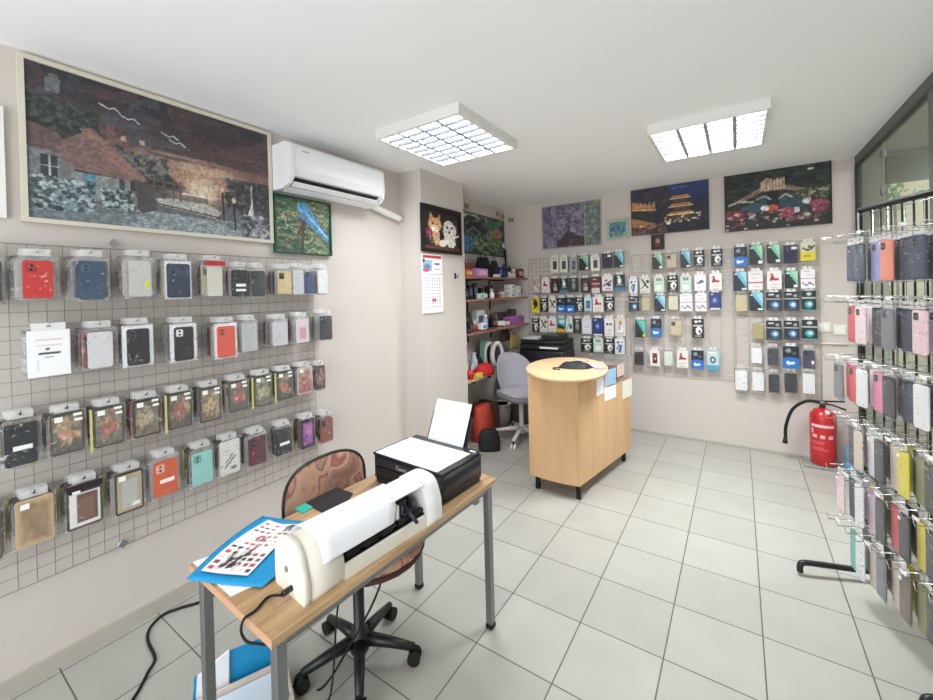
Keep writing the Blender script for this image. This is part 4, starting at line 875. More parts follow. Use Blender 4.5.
# things hanging / lying under the third shelf
t=softbag('tote_bag',513,.0,.2,.06,.17,'a08a52','yellow-brown straw bag hanging under the third shelf',x=-2.17,handle=False,seed=8); t.location.z=.80
MB().tube([(-.08,0,.16),(0,0,.268),(.08,0,.16)],.004,mat('bag_cord','dccfae',.7),6).build('handle',t)
t=softbag('hand_bag',504,.0,.18,.07,.13,'4a3236','brown bag hanging under the third shelf left of the straw bag',x=-2.25,handle=False,seed=9); t.location.z=.90
MB().tube([(-.06,0,.12),(0,0,.168),(.06,0,.12)],.004,M_BLACK,6).build('handle',t)
for px_,x,lb,r_ in ((489,-2.24,'white oval cushion ring standing on the low work shelf',0),(497,-2.16,'white padded cushion leaning behind the grey office chair',1)):
    y=atx(px_,300,x).y; t=thing('seat_cushion',lb,'cushion',(x,y,Z4+(.0 if not r_ else 0)),math.radians(75))
    P=[(.075*math.sin(a),.02,.13-.125*math.cos(a)) for a in [2*math.pi*k/20 for k in range(20)]]
    MB().tube(P,.026,mat('cushion_white','dcd6d6',.8),8,closed=True).build('padded_ring',t)
    MB().lathe([(.06,-.004),(.06,.004)],mat('cushion_dark','3a302c',.8),(0,.02,.13),16,Matrix.Diagonal((1,1,1.6,1))@Matrix.Rotation(math.radians(90),4,'X')).build('centre_pad',t)
y=atx(484,300,-2.28).y
for k,cc in enumerate(('6fa08c','8ab8a4')):
    tag(MB().box((-2.27-.03*k,y-.02+.06*k,Z4+.151),(.012,.20,.30),mat('binder_'+cc,cc,.6)).build('plastic_folder'),['green','paler green'][k]+' folder standing on the low work shelf, '+['in front','behind'][k],'folder')
small('water_bottle',472,Z4,.075,.075,.17,'b8ccd8','clear pale blue bottle on the low work shelf',cat='bottle',x=-2.24,cyl=True,lid='e8eef2')
softbag('cloth_bag',482,Z4,.24,.16,.10,'b81d22','bright red cloth bag on the low work shelf',x=-2.12,handle=False,seed=11,top=.6)
softbag('cloth_bag',478,Z4,.1,.08,.13,'1c1c20','small black bag behind the bright red bag',x=-2.24,handle=False,seed=12,top=.6)
y=atx(467,300,-2.12).y; t=thing('pen_cup','red cup of pens at the left end of the low work shelf','cup',(-2.10,3.17,Z4))
MB().lathe([(.032,0),(.038,.09),(.035,.09),(.03,.01)],mat('cup_red','c0262a',.4),seg=14).build('cup',t)
for k,cc in enumerate(('e8e8e4','1e1e22','e0c060','f0f0f0','303a60')): MB().tube([(.012*math.cos(k*1.3),.012*math.sin(k*1.3),.012),(.03*math.cos(k*1.3),.03*math.sin(k*1.3),.15+.01*k)],.004,mat('pen_'+cc,cc,.4),6).build('pen',t)
y=3.25; tag(MB().box((-2.08,y+.03,Z4+.02),(.05,.1,.038),mat('yellow_box','d8b84a',.5),bev=.003).build('card_box'),'small yellow box in front of the red cup on the low shelf','box')
# floor clutter in the alcove
p=atz(487,444,0)
t=softbag('backpack',487,0,.24,.16,.36,'b4402c','orange-red backpack on the floor in front of the alcove',x=-2.12,seed=15,top=.85,handle=False); t.location=(-2.14,3.44,0); t.scale=(1.1,1.1,.95)
M_=mat('pocket_black','17171a',.8,bump=.4,bscale=30)
t=softbag('hand_bag',487,0,.2,.13,.19,'131316','round black bag on the floor before the orange-red backpack',seed=16,handle=False,top=.7); t.location=(-1.95,3.24,0); t.rotation_euler.z=.6
t=thing('waste_bin','grey waste bin on the floor under the alcove worktop','bin',(-2.16,3.86,0)); 
MB().lathe([(.085,0),(.11,.25),(.104,.25),(.08,.01)],mat('bin_grey','9a9490',.6),seg=18).build('bucket',t); MB().lathe([(.112,.245),(.114,.262),(.104,.262),(.104,.245)],mat('bin_rim','b8b4b0',.6),seg=18).build('rim',t)
tag(MB().box((-2.2,3.60,.16),(.2,.2,.32),mat('carton_brown','6a4632',.8),bev=.004).build('cardboard_box'),'brown cardboard box on the floor under the worktop','box')
tag(MB().box((-2.29,3.24,.31),(.10,.24,.28),mat('speaker_black','1b1a1a',.7),bev=.006).box((-2.29,3.24,.085),(.10,.24,.17),mat('speaker_black','1b1a1a',.7),bev=.006).build('speaker_cabinet'),'black cabinet on the floor at the left of the alcove','cabinet')
t=thing('pedestal','black drawer pedestal on the floor behind the grey office chair','cabinet',(-1.93,4.2,0))
MB().b2((-.26,-.2,0),(.46,.2,.60),mat('pedestal_dark','3a322e',.6),bev=.004).build('carcass',t)
for k in range(2): MB().b2((-.24,-.212,.04+.28*k),(.44,-.2005,.30+.28*k),mat('pedestal_front','4a403a',.6),bev=.003).build('drawer',t)
# big black copier
t=thing('office_printer','large black multifunction printer against the back wall','printer',(-1.74,4.17,.60))
MB().b2((-.25,-.19,0),(.25,.17,.24),M_PB,bev=.02).build('body',t)
MB().b2((-.24,-.2,.2405),(.24,.17,.30),M_PB,bev=.015).build('scanner_unit',t)
MB().b2((-.24,-.18,.3005),(.24,.17,.345),mat('copier_lid','1c1d22',.3),bev=.012).build('lid',t)
MB().b2((-.2,-.215,.04),(.2,-.19,.14),mat('slot_dark','08080a',.6),bev=.004).build('paper_tray',t)
MB().b2((.0,-.21,.262),(.2,-.2,.278),M_WHITE).build('control_strip',t)
tag(MB().box((-1.87,4.14,.9525),(.17,.22,.014),mat('lid_paper','c8c6ca',.6)).build('paper_stack'),'pale paper stack on the left of the large black printer','paper')
tag(MB().box((-1.64,4.13,.970),(.20,.26,.049),M_BLACK,bev=.008).build('document_case'),'black flat case on the right of the large black printer','case')
# ================================================================== EXTINGUISHER & BOTTLE
ep=atz(821,462,0); EX=(.545,4.30,0)
t=thing('fire_extinguisher','red fire extinguisher with black hose on a grey base by the back wall','fire extinguisher',EX)
MR=mat('extinguisher_red','c01f25',.3,coat=.5)
MB().b2((-.13,-.1,0),(.13,.1,.02),mat('base_grey','8f9492',.5),bev=.005).build('base_tray',t)
MB().lathe([(.078,.0205),(.084,.03),(.084,.40),(.078,.425),(.055,.455),(.022,.468)],MR,seg=28).build('cylinder',t)
MB().lathe([(.02,.4685),(.02,.50),(.026,.502),(.026,.525),(.012,.53)],M_STEEL,seg=12).build('valve',t)
MB().tube([(0,-.01,.525),(.06,-.03,.535),(.13,-.04,.545)],.007,M_BLACK,6).build('handle',t)
MB().tube([(0,-.01,.51),(.06,-.03,.505),(.135,-.04,.48)],.007,M_BLACK,6).build('lever',t)
MB().tube(spline([(-.02,-.005,.512),(-.1,-.02,.515),(-.19,-.03,.44),(-.235,-.03,.30),(-.24,-.03,.20)],6),.012,M_RUBBER,8).build('hose',t)
MB().tube([(-.24,-.03,.20),(-.245,-.03,.15)],[.013,.02],M_BLACK,10).build('nozzle',t); 
c=Cv(34,40,'c02a30',41); c.rect(.06,.86,.94,.93,'f0dcd8',.9); c.rect(.2,.845,.5,.87,'c02a30')
for k in range(3): c.rect(.12+.3*k,.52,.28+.3*k,.62,'f0c8c4',.85); 
c.rect(.06,.66,.14,.80,'f0c8c4',.8)
for k in range(6): c.rect(.08,.40-.045*k,.5+.38*c.rs.rand(),.415-.045*k,'e08a88',.7)
me=c.mesh('label',1,1,M_PRINT)
for v in me.vertices:
    u_,w_=v.co.x,v.co.z; a=-math.pi/2+u_*2.0-.15; v.co=Vector((.0848*math.cos(a),.0848*math.sin(a),.235+w_*.26))
mobj('label',me,t)
t=thing('water_bottle','blue plastic bottle on the floor between the extinguisher and the rack','bottle',(.715,4.24,0))
MB().lathe([(.05,0),(.056,.01),(.056,.08),(.051,.09),(.056,.1),(.056,.18),(.03,.225),(.02,.24)],mat('bottle_blue','6c9ec0',.2),seg=18).build('bottle_body',t)
MB().lathe([(.023,.2405),(.023,.265)],mat('cap_blue','2c3a78',.4),seg=14).build('cap',t)
# ================================================================== WIRE PANELS
def wire_panel(name,label,cat,loc,rotz,w,h,px_,pz_,r,m,edge=None):
    t=thing(name,label,cat,loc,rotz); b=MB(); 
    n=round(w/px_); k=round(h/pz_)
    for i in range(n+1): x=-w/2+w*i/n; b.tube([(x,0,0),(x,0,h)],r*(1.6 if i in(0,n) else 1),m,4)
    for j in range(k+1): z=h*j/k; b.tube([(-w/2,-r*1.9,z),(w/2,-r*1.9,z)],r*(1.6 if j in(0,k) else 1),m,4)
    b.build('wire_mesh',t); return t
def add_hook(panel,x,z,L,r=.0017,m=None,tip=.014):
    return MB().tube([(x,-.004,z),(x,-L,z),(x,-L-.006,z+tip)],r,m or M_CHROME,5).build('hook',panel)
# ------------------------------------------------------------------ packs
M_TAB=mat('tab_white','e9e7e4',.45); M_STK=mat('sticker_white','f6f6f4',.6); M_LENS=mat('lens_dark','101114',.15)
def tabmesh(b,w,h,z0,t,m,y=-.0015): # plate with hook hole centred on the origin; from z0 (bottom) to z0+h
    hw=.006; z1=z0+h; a=-t+y; c_=y
    def quads(yy,flip):
        O=[(-w/2,z0),(w/2,z0),(w/2,z1),(-w/2,z1)]; I=[(-hw,-.004),(hw,-.004),(hw,.004),(-hw,.004)]
        o=[b.bm.verts.new((p[0],yy,p[1])) for p in O]; i=[b.bm.verts.new((p[0],yy,p[1])) for p in I]
        fs=[]
        for k in range(4):
            v=[o[k],o[(k+1)%4],i[(k+1)%4],i[k]]
            fs.append(b.bm.faces.new(v if flip else v[::-1]))
        return o,i,fs
    o1,i1,f1=quads(a,True); o2,i2,f2=quads(c_,False); fs=f1+f2
    for k in range(4):
        fs.append(b.bm.faces.new((o1[k],o2[k],o2[(k+1)%4],o1[(k+1)%4]))); fs.append(b.bm.faces.new((i1[k],i1[(k+1)%4],i2[(k+1)%4],i2[k])))
    for f in fs: f.material_index=b._mi(m)
    return b
def fr(y): return Matrix.Translation((0,y,0))
def build_pack(nm,kind,w,h,col,o={}):
    root=bpy.data.objects.new(nm,None); COL.objects.link(root); root.empty_display_size=.03
    tb=.026; bt=-h+.012                   # bottom z ; tab from -.014 to .012
    tabc=o.get('tab')
    tm=mat('tab_'+tabc,tabc,.5) if tabc else M_TAB
    tabmesh(MB(),w*o.get('tw',.8 if kind not in('bag','art') else .62),.026,-.014,.0012,tm if kind not in('bag','art') else M_TABC,-.003).build('hang_tab',root)
    if kind in('bag','art'):
        zc=(bt-.014)/2; bh=-.0145-bt
        b=MB(); rs=random.Random(int(w*1e4+h*1e3))
        Pf=[]
        def film(sgn):
            def f(u,v):
                a=(u-.5)*2;c_=(v-.5)*2
                d=.0072*max(0,(1-a**6))*max(0,(1-c_**6))**.5
                return Vector((a*w/2,-.0036+sgn*d*(.85+.3*math.sin(5*a+7*c_)*.4),zc+c_*bh/2))
            return f
        b.surf(film(-1),8,8,M_BAG); b.surf(film(1),8,8,M_BAG)
        bmesh.ops.remove_doubles(b.bm,verts=b.bm.verts[:],dist=.0004)
        b.build('clear_bag',root)
        cw,ch=w*o.get('cw',.68 if kind=='bag' else .84),bh*o.get('ch',.84 if kind=='bag' else .92); cz=bt+ch/2+.010
        cx=o.get('cx',0)*w
        if o.get('wb'): MB().b2((-w*.47,-.0005,bt+.003),(w*.47,.0007,-.02),M_PAPER).build('backing_card',root)
        if kind=='bag':
            rough=.45
            cm=M_CLEAR if col=='clear' else mat('case_'+col,col,rough)
            b=MB().prism(rrect(cw,ch,.010,cx,cz,3),.0055,cm,fr(-.0065),True); c1=b.build('phone_case',root)
            iw=cw*.36; ix=cx-cw/2+iw*.75; iz=cz+ch/2-iw*.95
            cam_c=o.get('cam','2a2b30')
            if cam_c!='none':
                MB().prism(rrect(iw,iw*1.15,.005,ix,iz,2),.0008,mat('camera_'+cam_c,cam_c,.35),fr(-.0073),True).build('camera_frame',c1)
                for q in range(2): MB().lathe([(.0048,0),(.0048,.0006)],M_LENS,(ix,-.0074,iz+(.008-.016*q)),10,Matrix.Rotation(math.radians(90),4,'X')).build('lens_hole',c1)
            if 'lab' in o: MB().box((cx+cw*.05,-.0070,cz-ch*.08),(cw*.6,.0006,ch*.11),M_STK).build('logo_label',c1)
            if 'lab2' in o: MB().box((cx+cw*.05,-.0070,cz-ch*.27),(cw*.6,.0006,ch*.09),M_STK).build('logo_label',c1)
            if 'dot' in o: MB().box((cx+cw*.32,-.0070,cz-ch*.15),(cw*.22,.0006,ch*.18),mat('sticker_'+o['dot'],o['dot'],.5)).build('round_sticker',c1)
            if 'strap' in o: MB().prism(rrect(cw*.5,ch*.5,.006,cx,cz-ch*.1,2),.0006,mat('patch_'+o['strap'],o['strap'],.5),fr(-.0073)).build('case_print',c1)
        else:
            fc=o.get('frame','4c463f')
            c1=MB().prism(rrect(cw,ch,.010,cx,cz,3),.0055,mat('card_'+fc,fc,.4),fr(-.0065),True).build('printed_case',root)
            me=artmesh(col,cw*.86,ch*.9); mobj('case_print',me,c1,(cx,-.0071,cz))
        if 'price' in o:
            s=o['price']; MB().box((-w*.22,-.0125,bt+bh*.86),(w*.20,.0005,w*.17),M_STK).build('price_sticker',root)
            if s>1: MB().box((w*.25,-.0125,bt+bh*.92),(w*.22,.0005,w*.09),M_STK).box((w*.27,-.0125,bt+bh*.80),(w*.2,.0005,w*.09),M_STK).build('barcode_sticker',root)
        if 'edge' in o: MB().b2((-w/2-.001,-.009,bt),(-w/2+.006,.002,-.02),mat('edge_'+o['edge'],o['edge'],.5)).build('coloured_edge',root)
        if 'topcard' in o: MB().b2((-w*.47,-.0128,-.04),(w*.47,-.0112,-.016),mat('topcard_'+o['topcard'],o['topcard'],.5)).build('header_card',root)
    elif kind=='paper':
        MB().b2((-w/2,-.008,bt),(w/2,0.001,-.0145),M_PAPER,.001).build('card_sleeve',root)
        mobj('printed_front',artmesh(col,w*.94,(-.0145-bt)*.96),root,(0,-.0087,(bt-.0145)/2))
    elif kind=='box':
        MB().b2((-w/2,-.014,bt),(w/2,0.0,-.0145),mat('carton_'+o.get('side','5a5a58'),o.get('side','5a5a58'),.5)).build('carton',root)
        mobj('printed_front',artmesh(col,w*.985,(-.0145-bt)*.985),root,(0,-.0146,(bt-.0145)/2))
    return root
AC={}
def artmesh(key,w,h):
    k=(key,round(w,3),round(h,3))
    if k in AC: return AC[k]
    c=DES[key](); AC[k]=c.mesh('printed_front',w,h,M_PRINT); return AC[k]
def d_floral(bg,c1,c2,seed,hot):
    def f():
        c=Cv(22,34,bg,seed); c.grad(1,bg,0,c1); c.blot(26,.1,.2,.9,.9,.10,[c1,c2,'8a7a5a','c0a878'],.6); c.ell(.5,.45,.28,.14,hot,.7); c.ell(.45,.42,.14,.07,'e8d8c0',.6); c.line([(.3,.2),(.55,.45),(.6,.8)],.04,c2,.7); c.blot(14,.2,.3,.8,.6,.06,[hot,c2]); c.grain(12,16,.25); g=c.a.mean(2,keepdims=True); c.a=(g+(c.a-g)*.75)*.8+.14; return c
    return f
DES={
'f1':d_floral('6e6650','4a463a','c8925a',1,'d87a52'),'f2':d_floral('8a8060','5a5442','b05a4a',2,'c85048'),'f3':d_floral('5c5440','6a6248','d0b080',3,'c0a070'),
'f4':d_floral('7c6c50','4a4032','b04a3a',4,'b8403a'),'f5':d_floral('8c7850','6a5438','d8b070',5,'d09048'),'f6':d_floral('6a6a54','4c4c3c','a83a3a',6,'d0342c'),
'f7':d_floral('4e4a36','6c684a','c0b890',7,'90885c'),'f8':d_floral('5a4c3c','3c342c','c86a50',8,'c05a48'),'f9':d_floral('c0a898','a83a4a','c86070',9,'a82c3c'),'f10':d_floral('4a2c34','2a1c24','c86080',10,'8a3c58'),
'doc':lambda: Cv(30,42,'f8f8fa',1).rect(.15,.80,.85,.82,'d8a0a0',.7).rect(.2,.68,.8,.70,'d8a8a8',.6).rect(.4,.58,.5,.63,'8a3a40').rect(.22,.48,.78,.515,'4a4a52').rect(.35,.40,.6,.415,'a0a0a8').rect(.2,.1,.22,.36,'d0d8e8'),
'whitecard':lambda: Cv(20,30,'e6e4e2',2).rect(.1,.5,.9,.54,'c0b8b4').rect(.2,.2,.6,.3,'c8c4c0'),
'brown':lambda: Cv(20,30,'e4e2de',3).rect(.0,.86,1,1,'2a1c22').rect(.22,.08,.92,.80,'6a4840').rect(.3,.14,.84,.72,'7e5c50'),
'tan':lambda: Cv(20,30,'b59a74',4).rect(.06,.05,.94,.95,'a98f6e').rect(.12,.1,.88,.88,'9a8264').grain(8,8,.1),
'silver':lambda: Cv(20,30,'b8a47a',5).rect(.08,.05,.92,.93,'a8a498').rect(.16,.1,.84,.86,'b9b8b0').rect(.6,.1,.9,.2,'f0f0ee'),
'white5':lambda: Cv(20,30,'dcd8d4',6).line([(.2,.2),(.8,.5)],.03,'4a4a4a').line([(.25,.35),(.7,.6)],.025,'5a5a5a').rect(.55,.1,.85,.2,'6a6a6a').rect(.2,.7,.5,.75,'a0a0a0'),
'purple':lambda: Cv(20,30,'2a2034',7).rect(.12,.08,.88,.92,'a04c98').ell(.6,.6,.35,.3,'d078b8',.7,True).ell(.35,.3,.3,.25,'6a3c98',.8,True),
'wph':lambda: Cv(16,28,'e4e0d4',8).rect(.30,.22,.74,.72,'2a2a2e').rect(.36,.28,.68,.66,'4a4c52').rect(.3,.85,.7,.9,'b0aca0'),
'gph':lambda: Cv(16,28,'a8acac',9).rect(.30,.22,.74,.74,'26282c').rect(.38,.3,.66,.66,'7c8488'),
'dgr':lambda: Cv(20,34,'1d2622',10).poly([(.12,1),(1,1),(1,.15)],'7fc4a8').poly([(.45,1),(1,1),(1,.4)],'a8dcb4').rect(.66,.06,.95,.2,'e8ecea').rect(.1,.84,.3,.9,'e0f0e8'),
'dbl':lambda: Cv(20,34,'1c2430',11).poly([(.08,1),(1,1),(1,.1)],'6fb4cc').poly([(.45,1),(1,1),(1,.35)],'9cd2dc').rect(.6,.04,.95,.14,'d8e0e0').rect(.1,.84,.25,.9,'e0e8ec'),
'dte':lambda: Cv(20,34,'16302c',12).poly([(.05,1),(1,1),(1,.05)],'4aa8b4').poly([(.3,1),(1,.9),(1,.3)],'74c8a0').poly([(.1,.2),(.8,.02),(.5,.4)],'16201c').poly([(.6,.1),(1,.3),(1,0)],'b8d060'),
'navy':lambda: Cv(16,28,'2c2c44',13).rect(.6,.75,.95,.92,'e8e8ee').rect(.1,.2,.9,.6,'24243c').ell(.3,.8,.15,.1,'4a4a60'),
'gal':lambda: Cv(20,34,'26306e',14).ell(.5,.55,.4,.28,'3a4aa0',.9,True).ell(.45,.55,.2,.15,'9ab4e8',.9,True).rect(.1,.03,.9,.12,'e0e0e8').rect(.15,.85,.35,.93,'d8d8e8'),
'pale':lambda: Cv(16,28,'b8aca4',15).ell(.5,.4,.3,.25,'d8d4d0').line([(.2,.8),(.8,.3)],.05,'a05050').rect(.3,.1,.8,.25,'c8c8c8'),
'wrd':lambda: Cv(20,34,'e8e2e0',16).poly([(.2,.55),(.35,.85),(.55,.6),(.8,.6),(.8,.48),(.2,.45)],'b02a30').ell(.35,.78,.1,.08,'c84a4c').rect(.2,.2,.8,.3,'d8c8c8').rect(.25,.05,.75,.12,'c0b8b8'),
'drk':lambda: Cv(18,28,'2c2628',17).blot(8,.1,.2,.9,.9,.12,['6a3038','1a1a1e','c8c4c0','4a4448']).rect(.3,.15,.8,.4,'b8b4ae').ell(.5,.75,.2,.1,'8a3038'),
'bwb':lambda: Cv(18,28,'20242a',18).ell(.5,.62,.18,.2,'e8ecec').rect(.0,.0,1,.22,'3a7898').rect(.2,.3,.8,.42,'8a9aa0').ell(.4,.88,.15,.06,'d8dcdc'),
'gre':lambda: Cv(18,28,'2e3430',19).ell(.5,.45,.25,.25,'8a948c').rect(.2,.1,.8,.25,'4a504c').rect(.3,.75,.7,.9,'b8bcb4'),
'mar':lambda: Cv(18,28,'5a1c24',20).rect(.1,.0,.9,.3,'d8cfc8').rect(.1,.55,.9,.62,'d8b0b0').ell(.5,.45,.3,.1,'8a3038').rect(.2,.8,.6,.86,'c8a0a0'),
'wpu':lambda: Cv(18,28,'e4e0e4',21).line([(.15,.35),(.85,.65)],.06,'5a3858').ell(.4,.7,.14,.08,'c04858').rect(.3,.1,.8,.16,'8a8090').ell(.65,.4,.18,.12,'4a3850'),
'yel':lambda: Cv(18,28,'d8c43a',22).ell(.5,.62,.3,.22,'2c2c28').rect(.1,.0,.9,.25,'e0d048').line([(.3,.3),(.7,.45)],.06,'2a2a24').rect(.1,.85,.6,.92,'4a4820'),
'yl2':lambda: Cv(18,28,'e0cc3c',23).rect(0,.5,1,1,'d8d4b8').line([(.15,.7),(.4,.58),(.7,.62),(.9,.8)],.05,'3a3a34').ell(.6,.75,.13,.08,'5a5a50').rect(.2,.2,.7,.3,'a89828'),
'bwh':lambda: Cv(18,28,'1d1e22',24).ell(.58,.38,.26,.22,'e8e6e0').rect(.1,.62,.9,.68,'c8c8c8').ell(.35,.86,.15,.07,'f0f0ee').ell(.68,.88,.12,.06,'e0e0de').rect(.2,.05,.8,.12,'9a9aa0').ell(.65,.34,.1,.1,'3a3c42'),
'wbk':lambda: Cv(18,28,'dcdad0',25).poly([(.1,.9),(.3,.9),(.9,.3),(.7,.3)],'2c2c2c').ell(.75,.75,.16,.1,'1c1c1e').line([(.15,.3),(.6,.6)],.04,'3a3a3a').rect(.2,.08,.8,.14,'a8a8a0'),
'bbl':lambda: Cv(18,28,'1c1e24',26).rect(0,0,1,.42,'2a70c0').ell(.5,.42,.5,.08,'2a70c0').line([(.35,.2),(.65,.24)],.06,'d8e8f8').ell(.35,.8,.18,.1,'8a929c').ell(.7,.68,.14,.08,'4a5460').ell(.3,.24,.12,.09,'e0ecf8'),
'bb2':lambda: Cv(18,28,'25282e',27).ell(.58,.32,.3,.2,'3a78a8').ell(.6,.32,.14,.11,'c8dce8').rect(0,.6,1,.66,'d8d8d8').rect(.15,.82,.5,.92,'d0d0d0').ell(.75,.8,.12,.08,'9aa0a8').rect(.1,.04,.9,.09,'6a7078'),
'btl':lambda: Cv(18,28,'22282a',28).ell(.5,.32,.3,.18,'4aa0a4').ell(.55,.34,.15,.1,'b8dcdc').rect(0,.62,1,.67,'b8c0c0').ell(.5,.85,.18,.08,'c8d0d0').rect(0,0,1,.07,'5aa0a0'),
'lbl':lambda: Cv(18,28,'a8cce0',29).rect(.3,.25,.72,.72,'1e2228').rect(.1,.85,.9,.92,'e8f0f4').rect(.42,.35,.62,.62,'7898b0'),
'lbr':lambda: Cv(18,28,'b8d0d4',30).ell(.5,.52,.26,.17,'22262c').ell(.5,.52,.13,.09,'c8d8dc').rect(0,.0,1,.25,'4a9ec4').rect(.2,.82,.8,.9,'e8f0f0'),
'wbl':lambda: Cv(18,28,'dfe3e6',31).poly([(.3,.1),(.6,.1),(.75,.6),(.5,.65)],'3a6cb0').ell(.3,.75,.12,.08,'2a3a5a').rect(.6,.75,.85,.85,'5a7098').line([(.2,.3),(.4,.6)],.04,'1c2430'),
'mint':lambda: Cv(18,28,'c8dccc',32).rect(.25,.72,.36,.9,'4a5a50').rect(.44,.72,.54,.9,'4a5a50').rect(.62,.72,.74,.9,'4a5a50').ell(.5,.3,.3,.2,'e0ece0').rect(.2,.5,.8,.54,'98b0a0'),
'wla':lambda: Cv(18,28,'e4e4ea',33).poly([(.1,.5),(.9,.62),(.8,.5),(.4,.4)],'6a78a8').rect(.2,.2,.5,.25,'a8a8b8').ell(.6,.58,.2,.06,'3a4a80'),
'pnk':lambda: Cv(18,28,'ebe6ea',34).rect(.0,.50,1,.54,'c86a8a').line([(.15,.3),(.4,.15),(.6,.32),(.9,.15)],.035,'6a4a78').rect(.3,.7,.8,.74,'d8a0b0').rect(.2,.86,.6,.9,'b8a0b0'),
'wre':lambda: Cv(18,28,'e6e2e2',35).rect(.0,.36,1,.44,'d0505c').rect(.2,.6,.7,.64,'b8b0b0').rect(.3,.15,.8,.2,'c0a8a8').rect(.15,.8,.85,.86,'d8c0c0'),
'wgo':lambda: Cv(18,28,'dcd4c8',36).ell(.5,.72,.16,.14,'b89a68').ell(.5,.35,.3,.2,'eceaf0').rect(.2,.1,.8,.15,'a8a8b8').ell(.4,.45,.1,.12,'9a8cb0'),
'wdt':lambda: Cv(18,28,'e4e2dc',37).rect(.2,.62,.42,.74,'1c1c1e').rect(.58,.62,.8,.74,'1c1c1e').ell(.5,.3,.16,.1,'c8c6c0').rect(.2,.1,.8,.14,'a0a09a'),
'wlv':lambda: Cv(18,28,'d4d2dc',38).rect(.1,.1,.9,.85,'dedce4').rect(.3,.4,.7,.5,'c4c0d0'),
'tye':lambda: Cv(18,28,'5aa8b0',39).rect(0,0,1,.3,'d8b83a').poly([(.1,.6),(.9,.4),(.9,.2),(.1,.25)],'2c2c30').ell(.6,.75,.3,.14,'bfe0e4'),
'wgn':lambda: Cv(18,28,'dce4dc',40).ell(.7,.4,.22,.2,'2a5a48').line([(.2,.2),(.5,.8)],.05,'4a8a6a').rect(.1,.85,.6,.9,'a8b8a8'),
'rph':lambda: Cv(18,28,'e8e4e0',41).rect(.28,.18,.76,.78,'4a1c18').ell(.52,.45,.12,.09,'d8a080').rect(.32,.62,.72,.72,'8a3a2c'),
}
DD={'wph':'white box with phone print','gph':'grey box with phone print','dgr':'black and green diagonal pack','dbl':'black and blue diagonal pack','dte':'teal diagonal pack','navy':'dark navy pack','gal':'navy pack with glowing print','pale':'pale greyish pack','wrd':'white pack with red print','drk':'dark maroon-flecked pack','bwb':'black pack with blue base','gre':'dark green-grey pack','mar':'maroon and white pack','wpu':'white pack with purple print','yel':'yellow and black pack','yl2':'yellow pack with cable print','bwh':'black and white pack','wbk':'white pack with black print','bbl':'black pack with bright blue bottom','bb2':'black pack with blue disc','btl':'black pack with teal disc','lbl':'light blue phone-print pack','lbr':'light blue ring-print pack','wbl':'white and blue pack','mint':'pale mint pack','wla':'white pack with slate stroke','pnk':'white pack with pink lines','wre':'white pack with red band','wgo':'white and gold pack','wdt':'white pack with two dark dots','wlv':'pale lavender pack','tye':'teal and yellow pack','wgn':'white and green pack','rph':'white pack with dark red phone',
'=c0b48c':'olive-beige cased bag','=d8d0b8':'cream cased bag','=c8b898':'sand case in clear bag','=3a3a42':'black phone case bag','=26272c':'jet black phone case bag','=3c3a50':'dark navy phone case bag','=e4e4e6':'white phone case bag','=d4e0d4':'pale mint case bag','=a89c68':'olive case in clear bag'}
def put(root,loc,rotz,label,cat,group):
    root.location=loc; root.rotation_euler=(0,0,rotz); tag(root,label,cat,group); return root
PROTO={}
def pack(nm,kind,w,h,col,o={}):
    k=(nm,kind,round(w,3),round(h,3),col,tuple(sorted(o.items())))
    if k not in PROTO: PROTO[k]=build_pack(nm,kind,w,h,col,o); return PROTO[k]
    return copy_tree(PROTO[k])
